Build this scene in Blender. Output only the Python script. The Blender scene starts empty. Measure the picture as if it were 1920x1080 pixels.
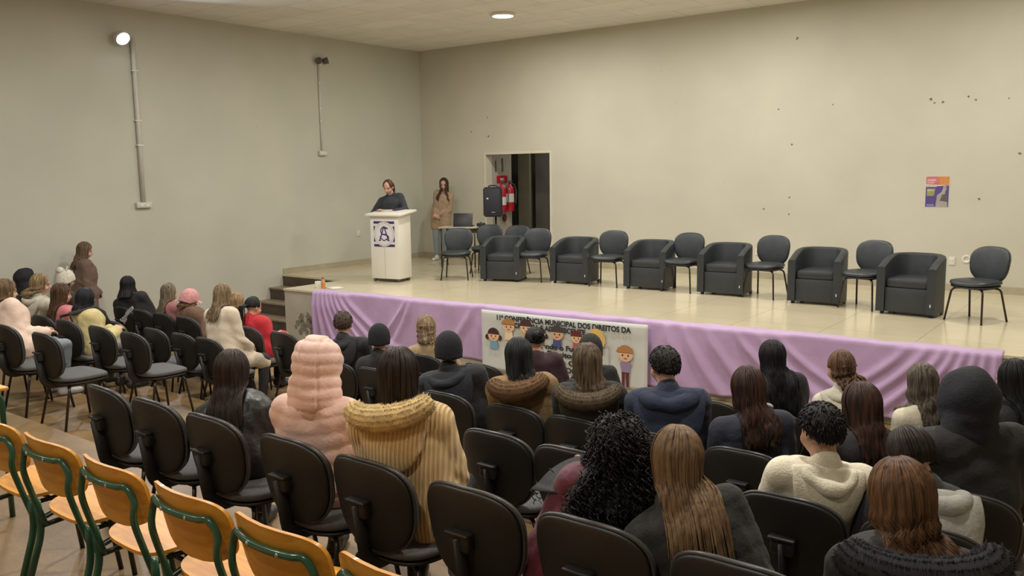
import bpy, bmesh, math, random
import numpy as np
from mathutils import Vector, Matrix
from mathutils import noise as mnoise

SC = bpy.context.scene
COL = SC.collection
PI = math.pi

# ------------------------------------------------------------------ camera
F_PX = 1600.0
YAW, PITCH, ROLL = 0.650294, 0.1339704, -0.0138596
CAM = Vector((12.3069, -13.1445, 2.52))
_fw = Vector((-math.sin(YAW) * math.cos(PITCH), math.cos(YAW) * math.cos(PITCH), -math.sin(PITCH)))
_r = Vector((math.cos(YAW), math.sin(YAW), 0))
_u = _r.cross(_fw)
RIGHT = _r * math.cos(ROLL) + _u * math.sin(ROLL)
UP = -_r * math.sin(ROLL) + _u * math.cos(ROLL)
FWD = _fw
cam_data = bpy.data.cameras.new('camera')
cam_data.sensor_fit = 'HORIZONTAL'
cam_data.sensor_width = 36.0
cam_data.lens = F_PX / 1920.0 * 36.0
cam_data.clip_start = 0.05
cam_data.clip_end = 100
cam = bpy.data.objects.new('camera', cam_data)
COL.objects.link(cam)
M = Matrix.Identity(4)
for i in range(3):
    M[i][0], M[i][1], M[i][2], M[i][3] = RIGHT[i], UP[i], -FWD[i], CAM[i]
cam.matrix_world = M
SC.camera = cam


def ray(px, py):
    return FWD + RIGHT * ((px - 960) / F_PX) - UP * ((py - 540) / F_PX)


def at_y(px, py, y):
    d = ray(px, py)
    return CAM + d * ((y - CAM.y) / d.y)


def at_z(px, py, z):
    d = ray(px, py)
    return CAM + d * ((z - CAM.z) / d.z)


# ------------------------------------------------------------------ exposure, world, lamps
SC.view_settings.view_transform = 'Standard'
SC.view_settings.look = 'None'
SC.view_settings.exposure = 0.0
SC.view_settings.gamma = 1.0
SC.view_settings.use_curve_mapping = False
world = bpy.data.worlds.new('world')
SC.world = world
world.use_nodes = True
world.node_tree.nodes['Background'].inputs[0].default_value = (0.05, 0.05, 0.06, 1)
world.node_tree.nodes['Background'].inputs[1].default_value = 0.3

CEIL = 5.0
STAGE = 0.8
LAMP_SPOTS = [  # x, y, watts of the round ceiling lamps
    (3.86, -2.18, 76), (7.4, -2.18, 70), (10.9, -2.18, 70),
    (3.86, -5.8, 80), (7.4, -5.8, 85), (10.9, -5.8, 80),
    (3.86, -9.4, 75), (7.4, -9.4, 90), (10.9, -9.4, 80),
    (3.86, -13.2, 40), (7.4, -13.2, 48), (10.9, -13.2, 42)]
WARM = (1.0, 0.965, 0.90)
COOL = (0.80, 0.87, 1.0)


def area_lamp(name, loc, size, watts, color, direction=(0, 0, -1)):
    ld = bpy.data.lights.new(name, 'AREA')
    ld.shape = 'DISK'
    ld.size = size
    ld.energy = watts
    ld.color = color
    o = bpy.data.objects.new(name, ld)
    o.location = loc
    o.rotation_euler = Vector(direction).to_track_quat('-Z', 'Y').to_euler()
    COL.objects.link(o)
    return o


for (lx, ly, lw) in LAMP_SPOTS:
    area_lamp('lamp_light', (lx, ly, CEIL - 0.07), 0.30, lw, WARM)
area_lamp('corridor_light', (2.6, 1.7, 3.75), 0.25, 16, WARM)
wl_ = area_lamp('wall_lamp_light', (0.26, -6.4, 4.49), 0.16, 50, COOL, (0.9, 0.0, -0.43))
wl_.data.spread = math.radians(125)

# ------------------------------------------------------------------ materials
MATS = {}


def mat(name, color, rough=0.6, metal=0.0, nscale=0.0, namt=0.0, bump=0.0, bscale=40.0, spec=0.5, stretch=(1, 1, 1),
        emit=0.0, sheen=0.0, coat=0.0):
    if name in MATS:
        return MATS[name]
    m = bpy.data.materials.new(name)
    m.use_nodes = True
    nt = m.node_tree
    b = nt.nodes['Principled BSDF']
    b.inputs['Base Color'].default_value = (*color, 1)
    b.inputs['Roughness'].default_value = rough
    b.inputs['Metallic'].default_value = metal
    b.inputs['Specular IOR Level'].default_value = spec
    if sheen:
        b.inputs['Sheen Weight'].default_value = sheen
    if coat:
        b.inputs['Coat Weight'].default_value = coat
    if emit:
        b.inputs['Emission Color'].default_value = (*color, 1)
        b.inputs['Emission Strength'].default_value = emit
    if nscale or bump:
        tc = nt.nodes.new('ShaderNodeTexCoord')
        mp = nt.nodes.new('ShaderNodeMapping')
        mp.inputs['Scale'].default_value = stretch
        nt.links.new(tc.outputs['Object'], mp.inputs['Vector'])
    if nscale:
        n = nt.nodes.new('ShaderNodeTexNoise')
        n.inputs['Scale'].default_value = nscale
        n.inputs['Detail'].default_value = 6
        nt.links.new(mp.outputs['Vector'], n.inputs['Vector'])
        rp = nt.nodes.new('ShaderNodeValToRGB')
        rp.color_ramp.elements[0].position = 0.3
        rp.color_ramp.elements[1].position = 0.7
        lo = [max(0, c * (1 - namt)) for c in color]
        hi = [min(1, c * (1 + namt)) for c in color]
        rp.color_ramp.elements[0].color = (*lo, 1)
        rp.color_ramp.elements[1].color = (*hi, 1)
        nt.links.new(n.outputs['Fac'], rp.inputs['Fac'])
        nt.links.new(rp.outputs['Color'], b.inputs['Base Color'])
    if bump:
        n2 = nt.nodes.new('ShaderNodeTexNoise')
        n2.inputs['Scale'].default_value = bscale
        n2.inputs['Detail'].default_value = 5
        nt.links.new(mp.outputs['Vector'], n2.inputs['Vector'])
        bp = nt.nodes.new('ShaderNodeBump')
        bp.inputs['Strength'].default_value = bump
        bp.inputs['Distance'].default_value = 0.01
        nt.links.new(n2.outputs['Fac'], bp.inputs['Height'])
        nt.links.new(bp.outputs['Normal'], b.inputs['Normal'])
    MATS[name] = m
    return m


def srgb(r, g, b):
    def f(c):
        c /= 255.0
        return c / 12.92 if c <= 0.04045 else ((c + 0.055) / 1.055) ** 2.4
    return (f(r), f(g), f(b))


def brick_mat(name, c1, c2, mortar, scale, bw, bh, rough, msize=0.004, offset=0.0, bump=0.15, nscale=1.2, coat=0.0, spec=0.5, rot=0.0):
    m = bpy.data.materials.new(name)
    m.use_nodes = True
    nt = m.node_tree
    b = nt.nodes['Principled BSDF']
    b.inputs['Roughness'].default_value = rough
    b.inputs['Specular IOR Level'].default_value = spec
    if coat:
        b.inputs['Coat Weight'].default_value = coat
        b.inputs['Coat Roughness'].default_value = 0.12
    tc = nt.nodes.new('ShaderNodeTexCoord')
    mp = nt.nodes.new('ShaderNodeMapping')
    mp.inputs['Rotation'].default_value = (0, 0, rot)
    nt.links.new(tc.outputs['Object'], mp.inputs['Vector'])
    br = nt.nodes.new('ShaderNodeTexBrick')
    br.offset = offset
    br.inputs['Color1'].default_value = (*c1, 1)
    br.inputs['Color2'].default_value = (*c2, 1)
    br.inputs['Mortar'].default_value = (*mortar, 1)
    br.inputs['Scale'].default_value = scale
    br.inputs['Mortar Size'].default_value = msize
    br.inputs['Brick Width'].default_value = bw
    br.inputs['Row Height'].default_value = bh
    nt.links.new(mp.outputs['Vector'], br.inputs['Vector'])
    n = nt.nodes.new('ShaderNodeTexNoise')
    n.inputs['Scale'].default_value = nscale
    n.inputs['Detail'].default_value = 5
    nt.links.new(tc.outputs['Object'], n.inputs['Vector'])
    mr = nt.nodes.new('ShaderNodeMapRange')
    mr.inputs[3].default_value = 0.86
    mr.inputs[4].default_value = 1.1
    nt.links.new(n.outputs['Fac'], mr.inputs[0])
    mx = nt.nodes.new('ShaderNodeMix')
    mx.data_type = 'RGBA'
    mx.blend_type = 'MULTIPLY'
    mx.inputs[0].default_value = 1.0
    nt.links.new(br.outputs['Color'], mx.inputs[6])
    nt.links.new(mr.outputs[0], mx.inputs[7])
    nt.links.new(mx.outputs[2], b.inputs['Base Color'])
    bp = nt.nodes.new('ShaderNodeBump')
    bp.inputs['Strength'].default_value = bump
    bp.inputs['Distance'].default_value = 0.004
    bp.invert = True
    nt.links.new(br.outputs['Fac'], bp.inputs['Height'])
    nt.links.new(bp.outputs['Normal'], b.inputs['Normal'])
    MATS[name] = m
    return m


def wave_mat(name, color, dark, scale, rough, axis='X', bump=0.6, dist=0.3):
    """ribbed cloth: fine parallel ribs"""
    m = bpy.data.materials.new(name)
    m.use_nodes = True
    nt = m.node_tree
    b = nt.nodes['Principled BSDF']
    b.inputs['Roughness'].default_value = rough
    b.inputs['Sheen Weight'].default_value = 0.2
    tc = nt.nodes.new('ShaderNodeTexCoord')
    w = nt.nodes.new('ShaderNodeTexWave')
    w.bands_direction = axis
    w.inputs['Scale'].default_value = scale
    w.inputs['Distortion'].default_value = dist
    w.inputs['Detail'].default_value = 1
    nt.links.new(tc.outputs['Object'], w.inputs['Vector'])
    mx = nt.nodes.new('ShaderNodeMix')
    mx.data_type = 'RGBA'
    mx.inputs[6].default_value = (*dark, 1)
    mx.inputs[7].default_value = (*color, 1)
    nt.links.new(w.outputs['Fac'], mx.inputs[0])
    nt.links.new(mx.outputs[2], b.inputs['Base Color'])
    bp = nt.nodes.new('ShaderNodeBump')
    bp.inputs['Strength'].default_value = bump
    bp.inputs['Distance'].default_value = 0.006
    nt.links.new(w.outputs['Fac'], bp.inputs['Height'])
    nt.links.new(bp.outputs['Normal'], b.inputs['Normal'])
    MATS[name] = m
    return m


def wall_mat(name, base):
    """painted plaster: faint roller mottling and a few scuffs"""
    m = bpy.data.materials.new(name)
    m.use_nodes = True
    nt = m.node_tree
    b = nt.nodes['Principled BSDF']
    b.inputs['Roughness'].default_value = 0.55
    b.inputs['Specular IOR Level'].default_value = 0.3
    tc = nt.nodes.new('ShaderNodeTexCoord')
    n = nt.nodes.new('ShaderNodeTexNoise')
    n.inputs['Scale'].default_value = 0.9
    n.inputs['Detail'].default_value = 8
    nt.links.new(tc.outputs['Object'], n.inputs['Vector'])
    rp = nt.nodes.new('ShaderNodeValToRGB')
    rp.color_ramp.elements[0].position = 0.3
    rp.color_ramp.elements[1].position = 0.72
    rp.color_ramp.elements[0].color = (base[0] * 0.93, base[1] * 0.935, base[2] * 0.92, 1)
    rp.color_ramp.elements[1].color = (min(1, base[0] * 1.05), base[1] * 1.04, base[2] * 1.04, 1)
    nt.links.new(n.outputs['Fac'], rp.inputs['Fac'])
    # small scuffs
    v = nt.nodes.new('ShaderNodeTexNoise')
    v.inputs['Scale'].default_value = 7.0
    v.inputs['Detail'].default_value = 3
    nt.links.new(tc.outputs['Object'], v.inputs['Vector'])
    mr = nt.nodes.new('ShaderNodeMapRange')
    mr.inputs[1].default_value = 0.715
    mr.inputs[2].default_value = 0.80
    mr.inputs[3].default_value = 0.0
    mr.inputs[4].default_value = 0.4
    nt.links.new(v.outputs['Fac'], mr.inputs[0])
    mx = nt.nodes.new('ShaderNodeMix')
    mx.data_type = 'RGBA'
    nt.links.new(mr.outputs[0], mx.inputs[0])
    nt.links.new(rp.outputs['Color'], mx.inputs[6])
    mx.inputs[7].default_value = (base[0] * 0.6, base[1] * 0.58, base[2] * 0.5, 1)
    nt.links.new(mx.outputs[2], b.inputs['Base Color'])
    n2 = nt.nodes.new('ShaderNodeTexNoise')
    n2.inputs['Scale'].default_value = 60
    nt.links.new(tc.outputs['Object'], n2.inputs['Vector'])
    bp = nt.nodes.new('ShaderNodeBump')
    bp.inputs['Strength'].default_value = 0.08
    bp.inputs['Distance'].default_value = 0.005
    nt.links.new(n2.outputs['Fac'], bp.inputs['Height'])
    nt.links.new(bp.outputs['Normal'], b.inputs['Normal'])
    MATS[name] = m
    return m


def hair_mat(name, c, c2=None):
    if name in MATS:
        return MATS[name]
    m = bpy.data.materials.new(name)
    m.use_nodes = True
    nt = m.node_tree
    b = nt.nodes['Principled BSDF']
    b.inputs['Roughness'].default_value = 0.5
    b.inputs['Specular IOR Level'].default_value = 0.25
    c2 = c2 or tuple(x * 1.9 for x in c)
    tc = nt.nodes.new('ShaderNodeTexCoord')
    mp = nt.nodes.new('ShaderNodeMapping')
    mp.inputs['Scale'].default_value = (60, 60, 3.0)
    nt.links.new(tc.outputs['Object'], mp.inputs['Vector'])
    n = nt.nodes.new('ShaderNodeTexNoise')
    n.inputs['Scale'].default_value = 1.0
    n.inputs['Detail'].default_value = 4
    nt.links.new(mp.outputs['Vector'], n.inputs['Vector'])
    rp = nt.nodes.new('ShaderNodeValToRGB')
    rp.color_ramp.elements[0].position = 0.33
    rp.color_ramp.elements[1].position = 0.68
    rp.color_ramp.elements[0].color = (*[x * 0.6 for x in c], 1)
    rp.color_ramp.elements[1].color = (*c2, 1)
    nt.links.new(n.outputs['Fac'], rp.inputs['Fac'])
    nt.links.new(rp.outputs['Color'], b.inputs['Base Color'])
    bp = nt.nodes.new('ShaderNodeBump')
    bp.inputs['Strength'].default_value = 0.5
    bp.inputs['Distance'].default_value = 0.004
    nt.links.new(n.outputs['Fac'], bp.inputs['Height'])
    nt.links.new(bp.outputs['Normal'], b.inputs['Normal'])
    MATS[name] = m
    return m


# ------------------------------------------------------------------ mesh helpers
def link(name, me, material=None, parent=None, smooth=True):
    if isinstance(me, bmesh.types.BMesh):
        bm = me
        bmesh.ops.recalc_face_normals(bm, faces=bm.faces)
        me = bpy.data.meshes.new(name)
        bm.to_mesh(me)
        bm.free()
    me.name = name
    if smooth is True:
        me.polygons.foreach_set('use_smooth', [True] * len(me.polygons))
    o = bpy.data.objects.new(name, me)
    COL.objects.link(o)
    if material is not None:
        for mm in (material if isinstance(material, (list, tuple)) else [material]):
            me.materials.append(mm)
    if parent is not None:
        o.parent = parent
    if smooth == 'auto':
        me.polygons.foreach_set('use_smooth', [True] * len(me.polygons))
        try:
            me.set_sharp_from_angle(angle=0.7)
        except Exception:
            pass
    return o


def tag(o, label=None, cat=None, group=None, kind=None):
    if label:
        o['label'] = label
    if cat:
        o['category'] = cat
    if group:
        o['group'] = group
    if kind:
        o['kind'] = kind
    return o


def empty(name, loc, rz=0.0):
    o = bpy.data.objects.new(name, None)
    o.empty_display_size = 0.1
    o.location = loc
    o.rotation_euler = (0, 0, rz)
    COL.objects.link(o)
    return o


def box(bm, c, s, rot=None, bevel=0.0):
    g = bmesh.ops.create_cube(bm, size=1.0)
    vs = g['verts']
    for v in vs:
        v.co = Vector((v.co.x * s[0], v.co.y * s[1], v.co.z * s[2]))
    if bevel:
        es = {e for v in vs for e in v.link_edges}
        r = bmesh.ops.bevel(bm, geom=list(es), offset=bevel, segments=2, affect='EDGES', profile=0.5)
        vs = list({v for f in r['faces'] for v in f.verts} | {v for v in vs if v.is_valid})
    for v in vs:
        p = v.co.copy()
        if rot is not None:
            p = rot @ p
        v.co = p + Vector(c)
    return vs


def catmull(pts, n=6):
    P = [Vector(p) for p in pts]
    out = []
    for i in range(len(P) - 1):
        p0 = P[i - 1] if i > 0 else P[i] * 2 - P[i + 1]
        p1, p2 = P[i], P[i + 1]
        p3 = P[i + 2] if i + 2 < len(P) else P[i + 1] * 2 - P[i]
        for k in range(n):
            t = k / n
            out.append(0.5 * ((2 * p1) + (p2 - p0) * t + (2 * p0 - 5 * p1 + 4 * p2 - p3) * t * t + (-p0 + 3 * p1 - 3 * p2 + p3) * t ** 3))
    out.append(P[-1])
    return out


def round_path(pts, r, n=5):
    """polyline with rounded corners"""
    P = [Vector(p) for p in pts]
    out = [P[0]]
    for i in range(1, len(P) - 1):
        a, b, c = P[i - 1], P[i], P[i + 1]
        d1 = (a - b)
        d2 = (c - b)
        rr = min(r, d1.length * 0.49, d2.length * 0.49)
        s, e = b + d1.normalized() * rr, b + d2.normalized() * rr
        for k in range(n + 1):
            t = k / n
            out.append(s * (1 - t) ** 2 + b * 2 * t * (1 - t) + e * t * t)
    out.append(P[-1])
    return out


def tube(bm, pts, r, n=8, closed=False, cap=True, flat=1.0):
    P = [Vector(p) for p in pts]
    N = len(P)
    rad = r if hasattr(r, '__len__') else [r] * N
    rings = []
    ref = None
    for i in range(N):
        if closed:
            t = P[(i + 1) % N] - P[i - 1]
        else:
            t = P[min(i + 1, N - 1)] - P[max(i - 1, 0)]
        if t.length < 1e-9:
            t = Vector((0, 0, 1))
        t.normalize()
        if ref is None:
            ref = Vector((0, 0, 1)) if abs(t.z) < 0.9 else Vector((1, 0, 0))
        x = ref - t * ref.dot(t)
        if x.length < 1e-6:
            x = t.orthogonal()
        x.normalize()
        ref = x
        y = t.cross(x)
        rings.append([bm.verts.new(P[i] + (x * math.cos(2 * PI * k / n) + y * math.sin(2 * PI * k / n) * flat) * rad[i]) for k in range(n)])
    for i in range(N if closed else N - 1):
        a, b = rings[i], rings[(i + 1) % N]
        for k in range(n):
            bm.faces.new((a[k], a[(k + 1) % n], b[(k + 1) % n], b[k]))
    if cap and not closed:
        bm.faces.new(rings[0][::-1])
        bm.faces.new(rings[-1])
    return rings


def lathe(bm, prof, n=24, c=(0, 0, 0), cap=True):
    rings = []
    for (r, z) in prof:
        rings.append([bm.verts.new((c[0] + r * math.cos(2 * PI * k / n), c[1] + r * math.sin(2 * PI * k / n), c[2] + z)) for k in range(n)])
    for a, b in zip(rings[:-1], rings[1:]):
        for k in range(n):
            bm.faces.new((a[k], a[(k + 1) % n], b[(k + 1) % n], b[k]))
    if cap:
        bm.faces.new(rings[0][::-1])
        bm.faces.new(rings[-1])


def superell(w, h, e=2.6, n=40, taper=0.0):
    out = []
    for k in range(n):
        a = 2 * PI * k / n
        c, s = math.cos(a), math.sin(a)
        x = math.copysign(abs(c) ** (2 / e), c) * w / 2
        y = math.copysign(abs(s) ** (2 / e), s) * h / 2
        x *= 1 + taper * y / (h / 2)
        out.append((x, y))
    return out


def pad(bm, outline, th, fn, front_dome=0.3, back_dome=0.1):
    """soft slab: outline (u,v) scaled through rings on both faces; fn(u,v,w) -> point"""
    rs = [0.0, 0.35, 0.7, 0.9, 0.97, 1.0]
    n = len(outline)

    def layer(sign, dome):
        rings = []
        for s in rs[1:]:
            edge = (1 - s ** 6)
            w = sign * (th / 2) * (0.35 + 0.65 * edge ** 0.5) + sign * dome * th * (1 - s * s)
            rings.append([bm.verts.new(fn(u * s, v * s, w)) for (u, v) in outline])
        c = bm.verts.new(fn(0, 0, sign * th / 2 + sign * dome * th))
        return c, rings
    c1, a = layer(1, front_dome)
    c2, b = layer(-1, back_dome)
    for c, rr, flip in ((c1, a, False), (c2, b, True)):
        for k in range(n):
            bm.faces.new((c, rr[0][k], rr[0][(k + 1) % n]))
        for i in range(len(rr) - 1):
            for k in range(n):
                bm.faces.new((rr[i][k], rr[i + 1][k], rr[i + 1][(k + 1) % n], rr[i][(k + 1) % n]))
    for k in range(n):
        bm.faces.new((a[-1][k], b[-1][k], b[-1][(k + 1) % n], a[-1][(k + 1) % n]))


def copy_tree(o, parent=None):
    c = o.copy()
    COL.objects.link(c)
    c.parent = parent
    for ch in list(o.children):
        copy_tree(ch, c)
    return c


def set_label(o, label):
    o['label'] = label


def text_mesh(body, size, bold=0.0, extrude=0.001, align='CENTER', shear=0.0):
    cu = bpy.data.curves.new('lettering', 'FONT')
    cu.body = body
    cu.size = size
    cu.align_x = align
    cu.align_y = 'CENTER'
    cu.extrude = extrude
    cu.offset = bold
    cu.shear = shear
    o = bpy.data.objects.new('lettering', cu)
    COL.objects.link(o)
    dg = bpy.context.evaluated_depsgraph_get()
    me = bpy.data.meshes.new_from_object(o.evaluated_get(dg))
    bpy.data.objects.remove(o)
    bpy.data.curves.remove(cu)
    return me

# ------------------------------------------------------------------ room
M_WALL = wall_mat('painted_plaster', (0.575, 0.55, 0.455))
M_WALL_L = wall_mat('painted_plaster_grey', (0.545, 0.54, 0.46))
M_CEIL = brick_mat('ceiling_panel', (0.82, 0.79, 0.74), (0.78, 0.755, 0.70), (0.58, 0.55, 0.50), 1.0, 1.2, 0.6, 0.7, 0.008, 0.5, 0.5, 2.0)
M_STAGE = brick_mat('polished_tile', (0.66, 0.58, 0.40), (0.64, 0.56, 0.385), (0.40, 0.34, 0.23), 1.0, 0.95, 0.95, 0.22, 0.004, 0.0, 0.1, 1.5, 0.35)
M_FLOOR = mat('worn_concrete', (0.225, 0.143, 0.062), 0.5, nscale=2.2, namt=0.32, bump=0.2, bscale=30)
M_RISER = mat('brown_riser', (0.085, 0.06, 0.042), 0.55, nscale=8, namt=0.25)
M_TREAD = mat('tread_stone', (0.24, 0.19, 0.125), 0.5, nscale=9, namt=0.25)
M_TRIM = mat('baseboard_paint', (0.42, 0.37, 0.26), 0.5, nscale=6, namt=0.1)
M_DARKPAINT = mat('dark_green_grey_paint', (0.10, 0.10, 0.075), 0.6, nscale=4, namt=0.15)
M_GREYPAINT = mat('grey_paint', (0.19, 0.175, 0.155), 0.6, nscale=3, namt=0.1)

RX = 15.2      # right side of the room
RY = -16.5     # rear
# stage front edge runs very slightly askew
SA, SB = Vector((1.6, -4.86)), Vector((11.24, -4.29))
SDIR = (SB - SA).normalized()
SNRM = Vector((SDIR.y, -SDIR.x, 0))      # out of the stage, towards the audience


def front_y(x):
    return SA.y + (x - SA.x) * (SB.y - SA.y) / (SB.x - SA.x)


def structure(name, bm, m, label=None, smooth=False):
    o = link(name, bm, m, smooth=smooth)
    o['kind'] = 'structure'
    if label:
        o['label'] = label
    return o


bm = bmesh.new()
box(bm, (-0.1, (RY + 3.2) / 2, CEIL / 2), (0.2, 3.2 - RY, CEIL))
structure('wall_left', bm, M_WALL_L)
bm = bmesh.new()
DX0, DX1, DZ = 1.71, 3.23, 2.88      # door opening in the back wall
box(bm, (DX0 / 2 - 0.1, 0.09, CEIL / 2), (DX0 + 0.2, 0.18, CEIL))
box(bm, ((DX1 + RX) / 2, 0.09, CEIL / 2), (RX - DX1, 0.18, CEIL))
box(bm, ((DX0 + DX1) / 2, 0.09, (DZ + CEIL) / 2), (DX1 - DX0, 0.18, CEIL - DZ))
box(bm, ((DX0 + DX1) / 2, 0.09, STAGE / 2 - 0.02), (DX1 - DX0, 0.18, STAGE - 0.04))
structure('wall_back', bm, M_WALL)
bm = bmesh.new()
box(bm, (RX + 0.1, (RY + 0.18) / 2, CEIL / 2), (0.2, 0.18 - RY, CEIL))
structure('wall_right', bm, M_WALL)
bm = bmesh.new()
box(bm, (RX / 2, RY - 0.1, CEIL / 2), (RX + 0.4, 0.2, CEIL))
structure('wall_rear', bm, M_WALL)
bm = bmesh.new()
box(bm, (RX / 2, (RY + 0.18) / 2, CEIL + 0.06), (RX + 0.4, 0.38 - RY, 0.12))
structure('ceiling', bm, M_CEIL)
# door reveal trim
bm = bmesh.new()
tw, td = 0.045, 0.012
box(bm, (DX0 - tw / 2, -td / 2, (STAGE + DZ) / 2), (tw, td, DZ - STAGE))
box(bm, (DX1 + tw / 2, -td / 2, (STAGE + DZ) / 2), (tw, td, DZ - STAGE))
box(bm, ((DX0 + DX1) / 2, -td / 2, DZ + tw / 2), (DX1 - DX0 + 2 * tw, td, tw))
structure('trim_1', bm, mat('trim_paint', (0.66, 0.62, 0.5), 0.5, nscale=5, namt=0.06))

# corridor behind the opening
bm = bmesh.new()
box(bm, (DX0 - 0.06, 0.5, 1.9), (0.12, 0.64, 3.8))
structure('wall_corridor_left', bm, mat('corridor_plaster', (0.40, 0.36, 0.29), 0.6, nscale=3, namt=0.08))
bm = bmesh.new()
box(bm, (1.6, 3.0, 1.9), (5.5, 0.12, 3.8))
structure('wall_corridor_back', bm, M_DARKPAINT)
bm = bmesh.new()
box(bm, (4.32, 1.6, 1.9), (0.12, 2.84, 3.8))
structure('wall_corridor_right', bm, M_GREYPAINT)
bm = bmesh.new()
box(bm, (0.97, 2.3, 1.95), (0.30, 0.12, 2.3))
structure('trim_2', bm, mat('pilaster_paint', (0.30, 0.28, 0.19), 0.6, nscale=4, namt=0.1), 'pilaster beside the dark passage')
bm = bmesh.new()
box(bm, (1.86, 2.3, 2.25), (1.15, 0.1, 1.7))
box(bm, (1.86, 2.3, 1.1), (1.15, 0.1, 0.6))
structure('door_2', bm, M_GREYPAINT)
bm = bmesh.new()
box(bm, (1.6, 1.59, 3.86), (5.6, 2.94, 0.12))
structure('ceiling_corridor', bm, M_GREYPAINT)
bm = bmesh.new()
box(bm, (1.6, 1.6, STAGE - 0.05), (5.5, 2.84, 0.1))
structure('floor_corridor', bm, M_STAGE)

# audience floor in broad shallow terraces
EDGES = [-4.0, -8.17, -9.03, -10.03, -11.02, -12.35, RY]
LEVELS = [0.0, 0.2, 0.34, 0.50, 0.70, 0.90]
bm = bmesh.new()
for i, z in enumerate(LEVELS):
    y0, y1 = EDGES[i + 1], EDGES[i]
    if i == 0:
        y1 = 0.0
    box(bm, (RX / 2, (y0 + y1) / 2, z - 0.25), (RX, y1 - y0, 0.5))
structure('floor', bm, M_FLOOR)


def level_at(y):
    for i, z in enumerate(LEVELS):
        if y > EDGES[i + 1]:
            return z
    return LEVELS[-1]


# stage block: polished tile top, painted front; the steps sit in a notch by the left wall
NX, NY = 1.58, -3.65


def prism(bm, pts, z0, z1):
    a = [bm.verts.new((x, y, z0)) for x, y in pts]
    b = [bm.verts.new((x, y, z1)) for x, y in pts]
    n = len(pts)
    bm.faces.new(a[::-1])
    bm.faces.new(b)
    for k in range(n):
        bm.faces.new((a[k], a[(k + 1) % n], b[(k + 1) % n], b[k]))


bm = bmesh.new()
prism(bm, [(NX, front_y(NX)), (RX, front_y(RX)), (RX, 0), (0, 0), (0, NY), (NX, NY)], 0, STAGE - 0.03)
structure('stage_base', bm, mat('stage_front_paint', (0.44, 0.41, 0.33), 0.6, nscale=2.5, namt=0.12))
bm = bmesh.new()
prism(bm, [(NX - 0.01, front_y(NX) - 0.015), (RX, front_y(RX) - 0.015), (RX, 0), (0, 0), (0, NY - 0.02), (NX - 0.01, NY - 0.02)], STAGE - 0.03, STAGE)
structure('floor_stage', bm, M_STAGE)
# damp stain on the stage front by the steps (peeling paint patches)
M_STAIN = mat('damp_stain', (0.21, 0.19, 0.135), 0.8, nscale=30, namt=0.35)
random.seed(4)
bm = bmesh.new()
for (sx, sz, sr) in [(1.86, .28, .05), (1.93, .36, .06), (1.97, .25, .07), (2.08, .40, .055), (2.10, .28, .08), (2.17, .35, .06), (2.16, .18, .06), (2.03, .16, .05), (1.9, .14, .045), (1.80, .22, .03)]:
    nn = 14
    c = Vector((sx, front_y(sx) - 0.002, sz))
    vs = []
    for k in range(nn):
        a = 2 * PI * k / nn
        rr = sr * random.uniform(0.65, 1.25)
        x = c.x + rr * math.cos(a)
        vs.append(bm.verts.new((x, front_y(x) - 0.002, c.z + rr * math.sin(a) * 1.2)))
    bm.faces.new(vs)
o = structure('trim_3', bm, M_STAIN, 'peeling damp patches on the painted stage front')

# steps
bm = bmesh.new()
bt = bmesh.new()
for i in range(3):
    y1 = NY - 0.3 * i
    h = 0.6 - 0.2 * i
    box(bm, (NX / 2, y1 - 0.15, h / 2 - 0.012), (NX - 0.005, 0.3, h - 0.024))
    box(bt, (NX / 2, y1 - 0.155, h - 0.012), (NX - 0.005, 0.33, 0.024))
st = structure('stage_steps', bm, M_RISER, 'dark brown steps up to the stage by the left wall')
link('tread', bt, M_TREAD, st, smooth=False)
bm = bmesh.new()
box(bm, (NX / 2, NY - 0.006, STAGE - 0.13), (NX - 0.005, 0.012, 0.2))
link('riser', bm, M_RISER, st, smooth=False)

# baseboards on the stage and along the audience
bm = bmesh.new()
box(bm, ((DX1 + RX) / 2, -0.008, STAGE + 0.05), (RX - DX1, 0.016, 0.10))
box(bm, (DX0 / 2, -0.008, STAGE + 0.05), (DX0, 0.016, 0.10))
structure('baseboard_back', bm, M_TRIM)
bm = bmesh.new()
box(bm, (0.008, NY / 2, STAGE + 0.05), (0.016, -NY, 0.10))
structure('baseboard_left', bm, M_TRIM)

# marks on the back wall: old screw holes and chips
random.seed(11)
bm = bmesh.new()
marks = [(1745, 186, 5), (1768, 191, 5), (1752, 193, 3), (1816, 181, 4), (1830, 187, 4), (1892, 184, 3), (1912, 288, 5), (1460, 205, 4), (1432, 392, 4), (1836, 373, 4),
         (884, 247, 4), (914, 220, 4), (916, 256, 5), (1495, 72, 6), (1562, 196, 3), (1485, 271, 4), (1479, 402, 3), (1480, 370, 4)]
for (mx_, my_, r_) in marks:
    c = at_y(mx_, my_, 0)
    rr = r_ * 0.0042
    nn = 9
    vs = []
    for k in range(nn):
        a = 2 * PI * k / nn
        q = rr * random.uniform(0.6, 1.2)
        vs.append(bm.verts.new((c.x + q * math.cos(a) * random.uniform(0.7, 1.3), -0.0015, c.z + q * math.sin(a))))
    bm.faces.new(vs)
structure('trim_4', bm, mat('wall_chip', (0.20, 0.16, 0.11), 0.8, nscale=40, namt=0.3), 'small dark chips and screw holes on the back wall')

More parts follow.
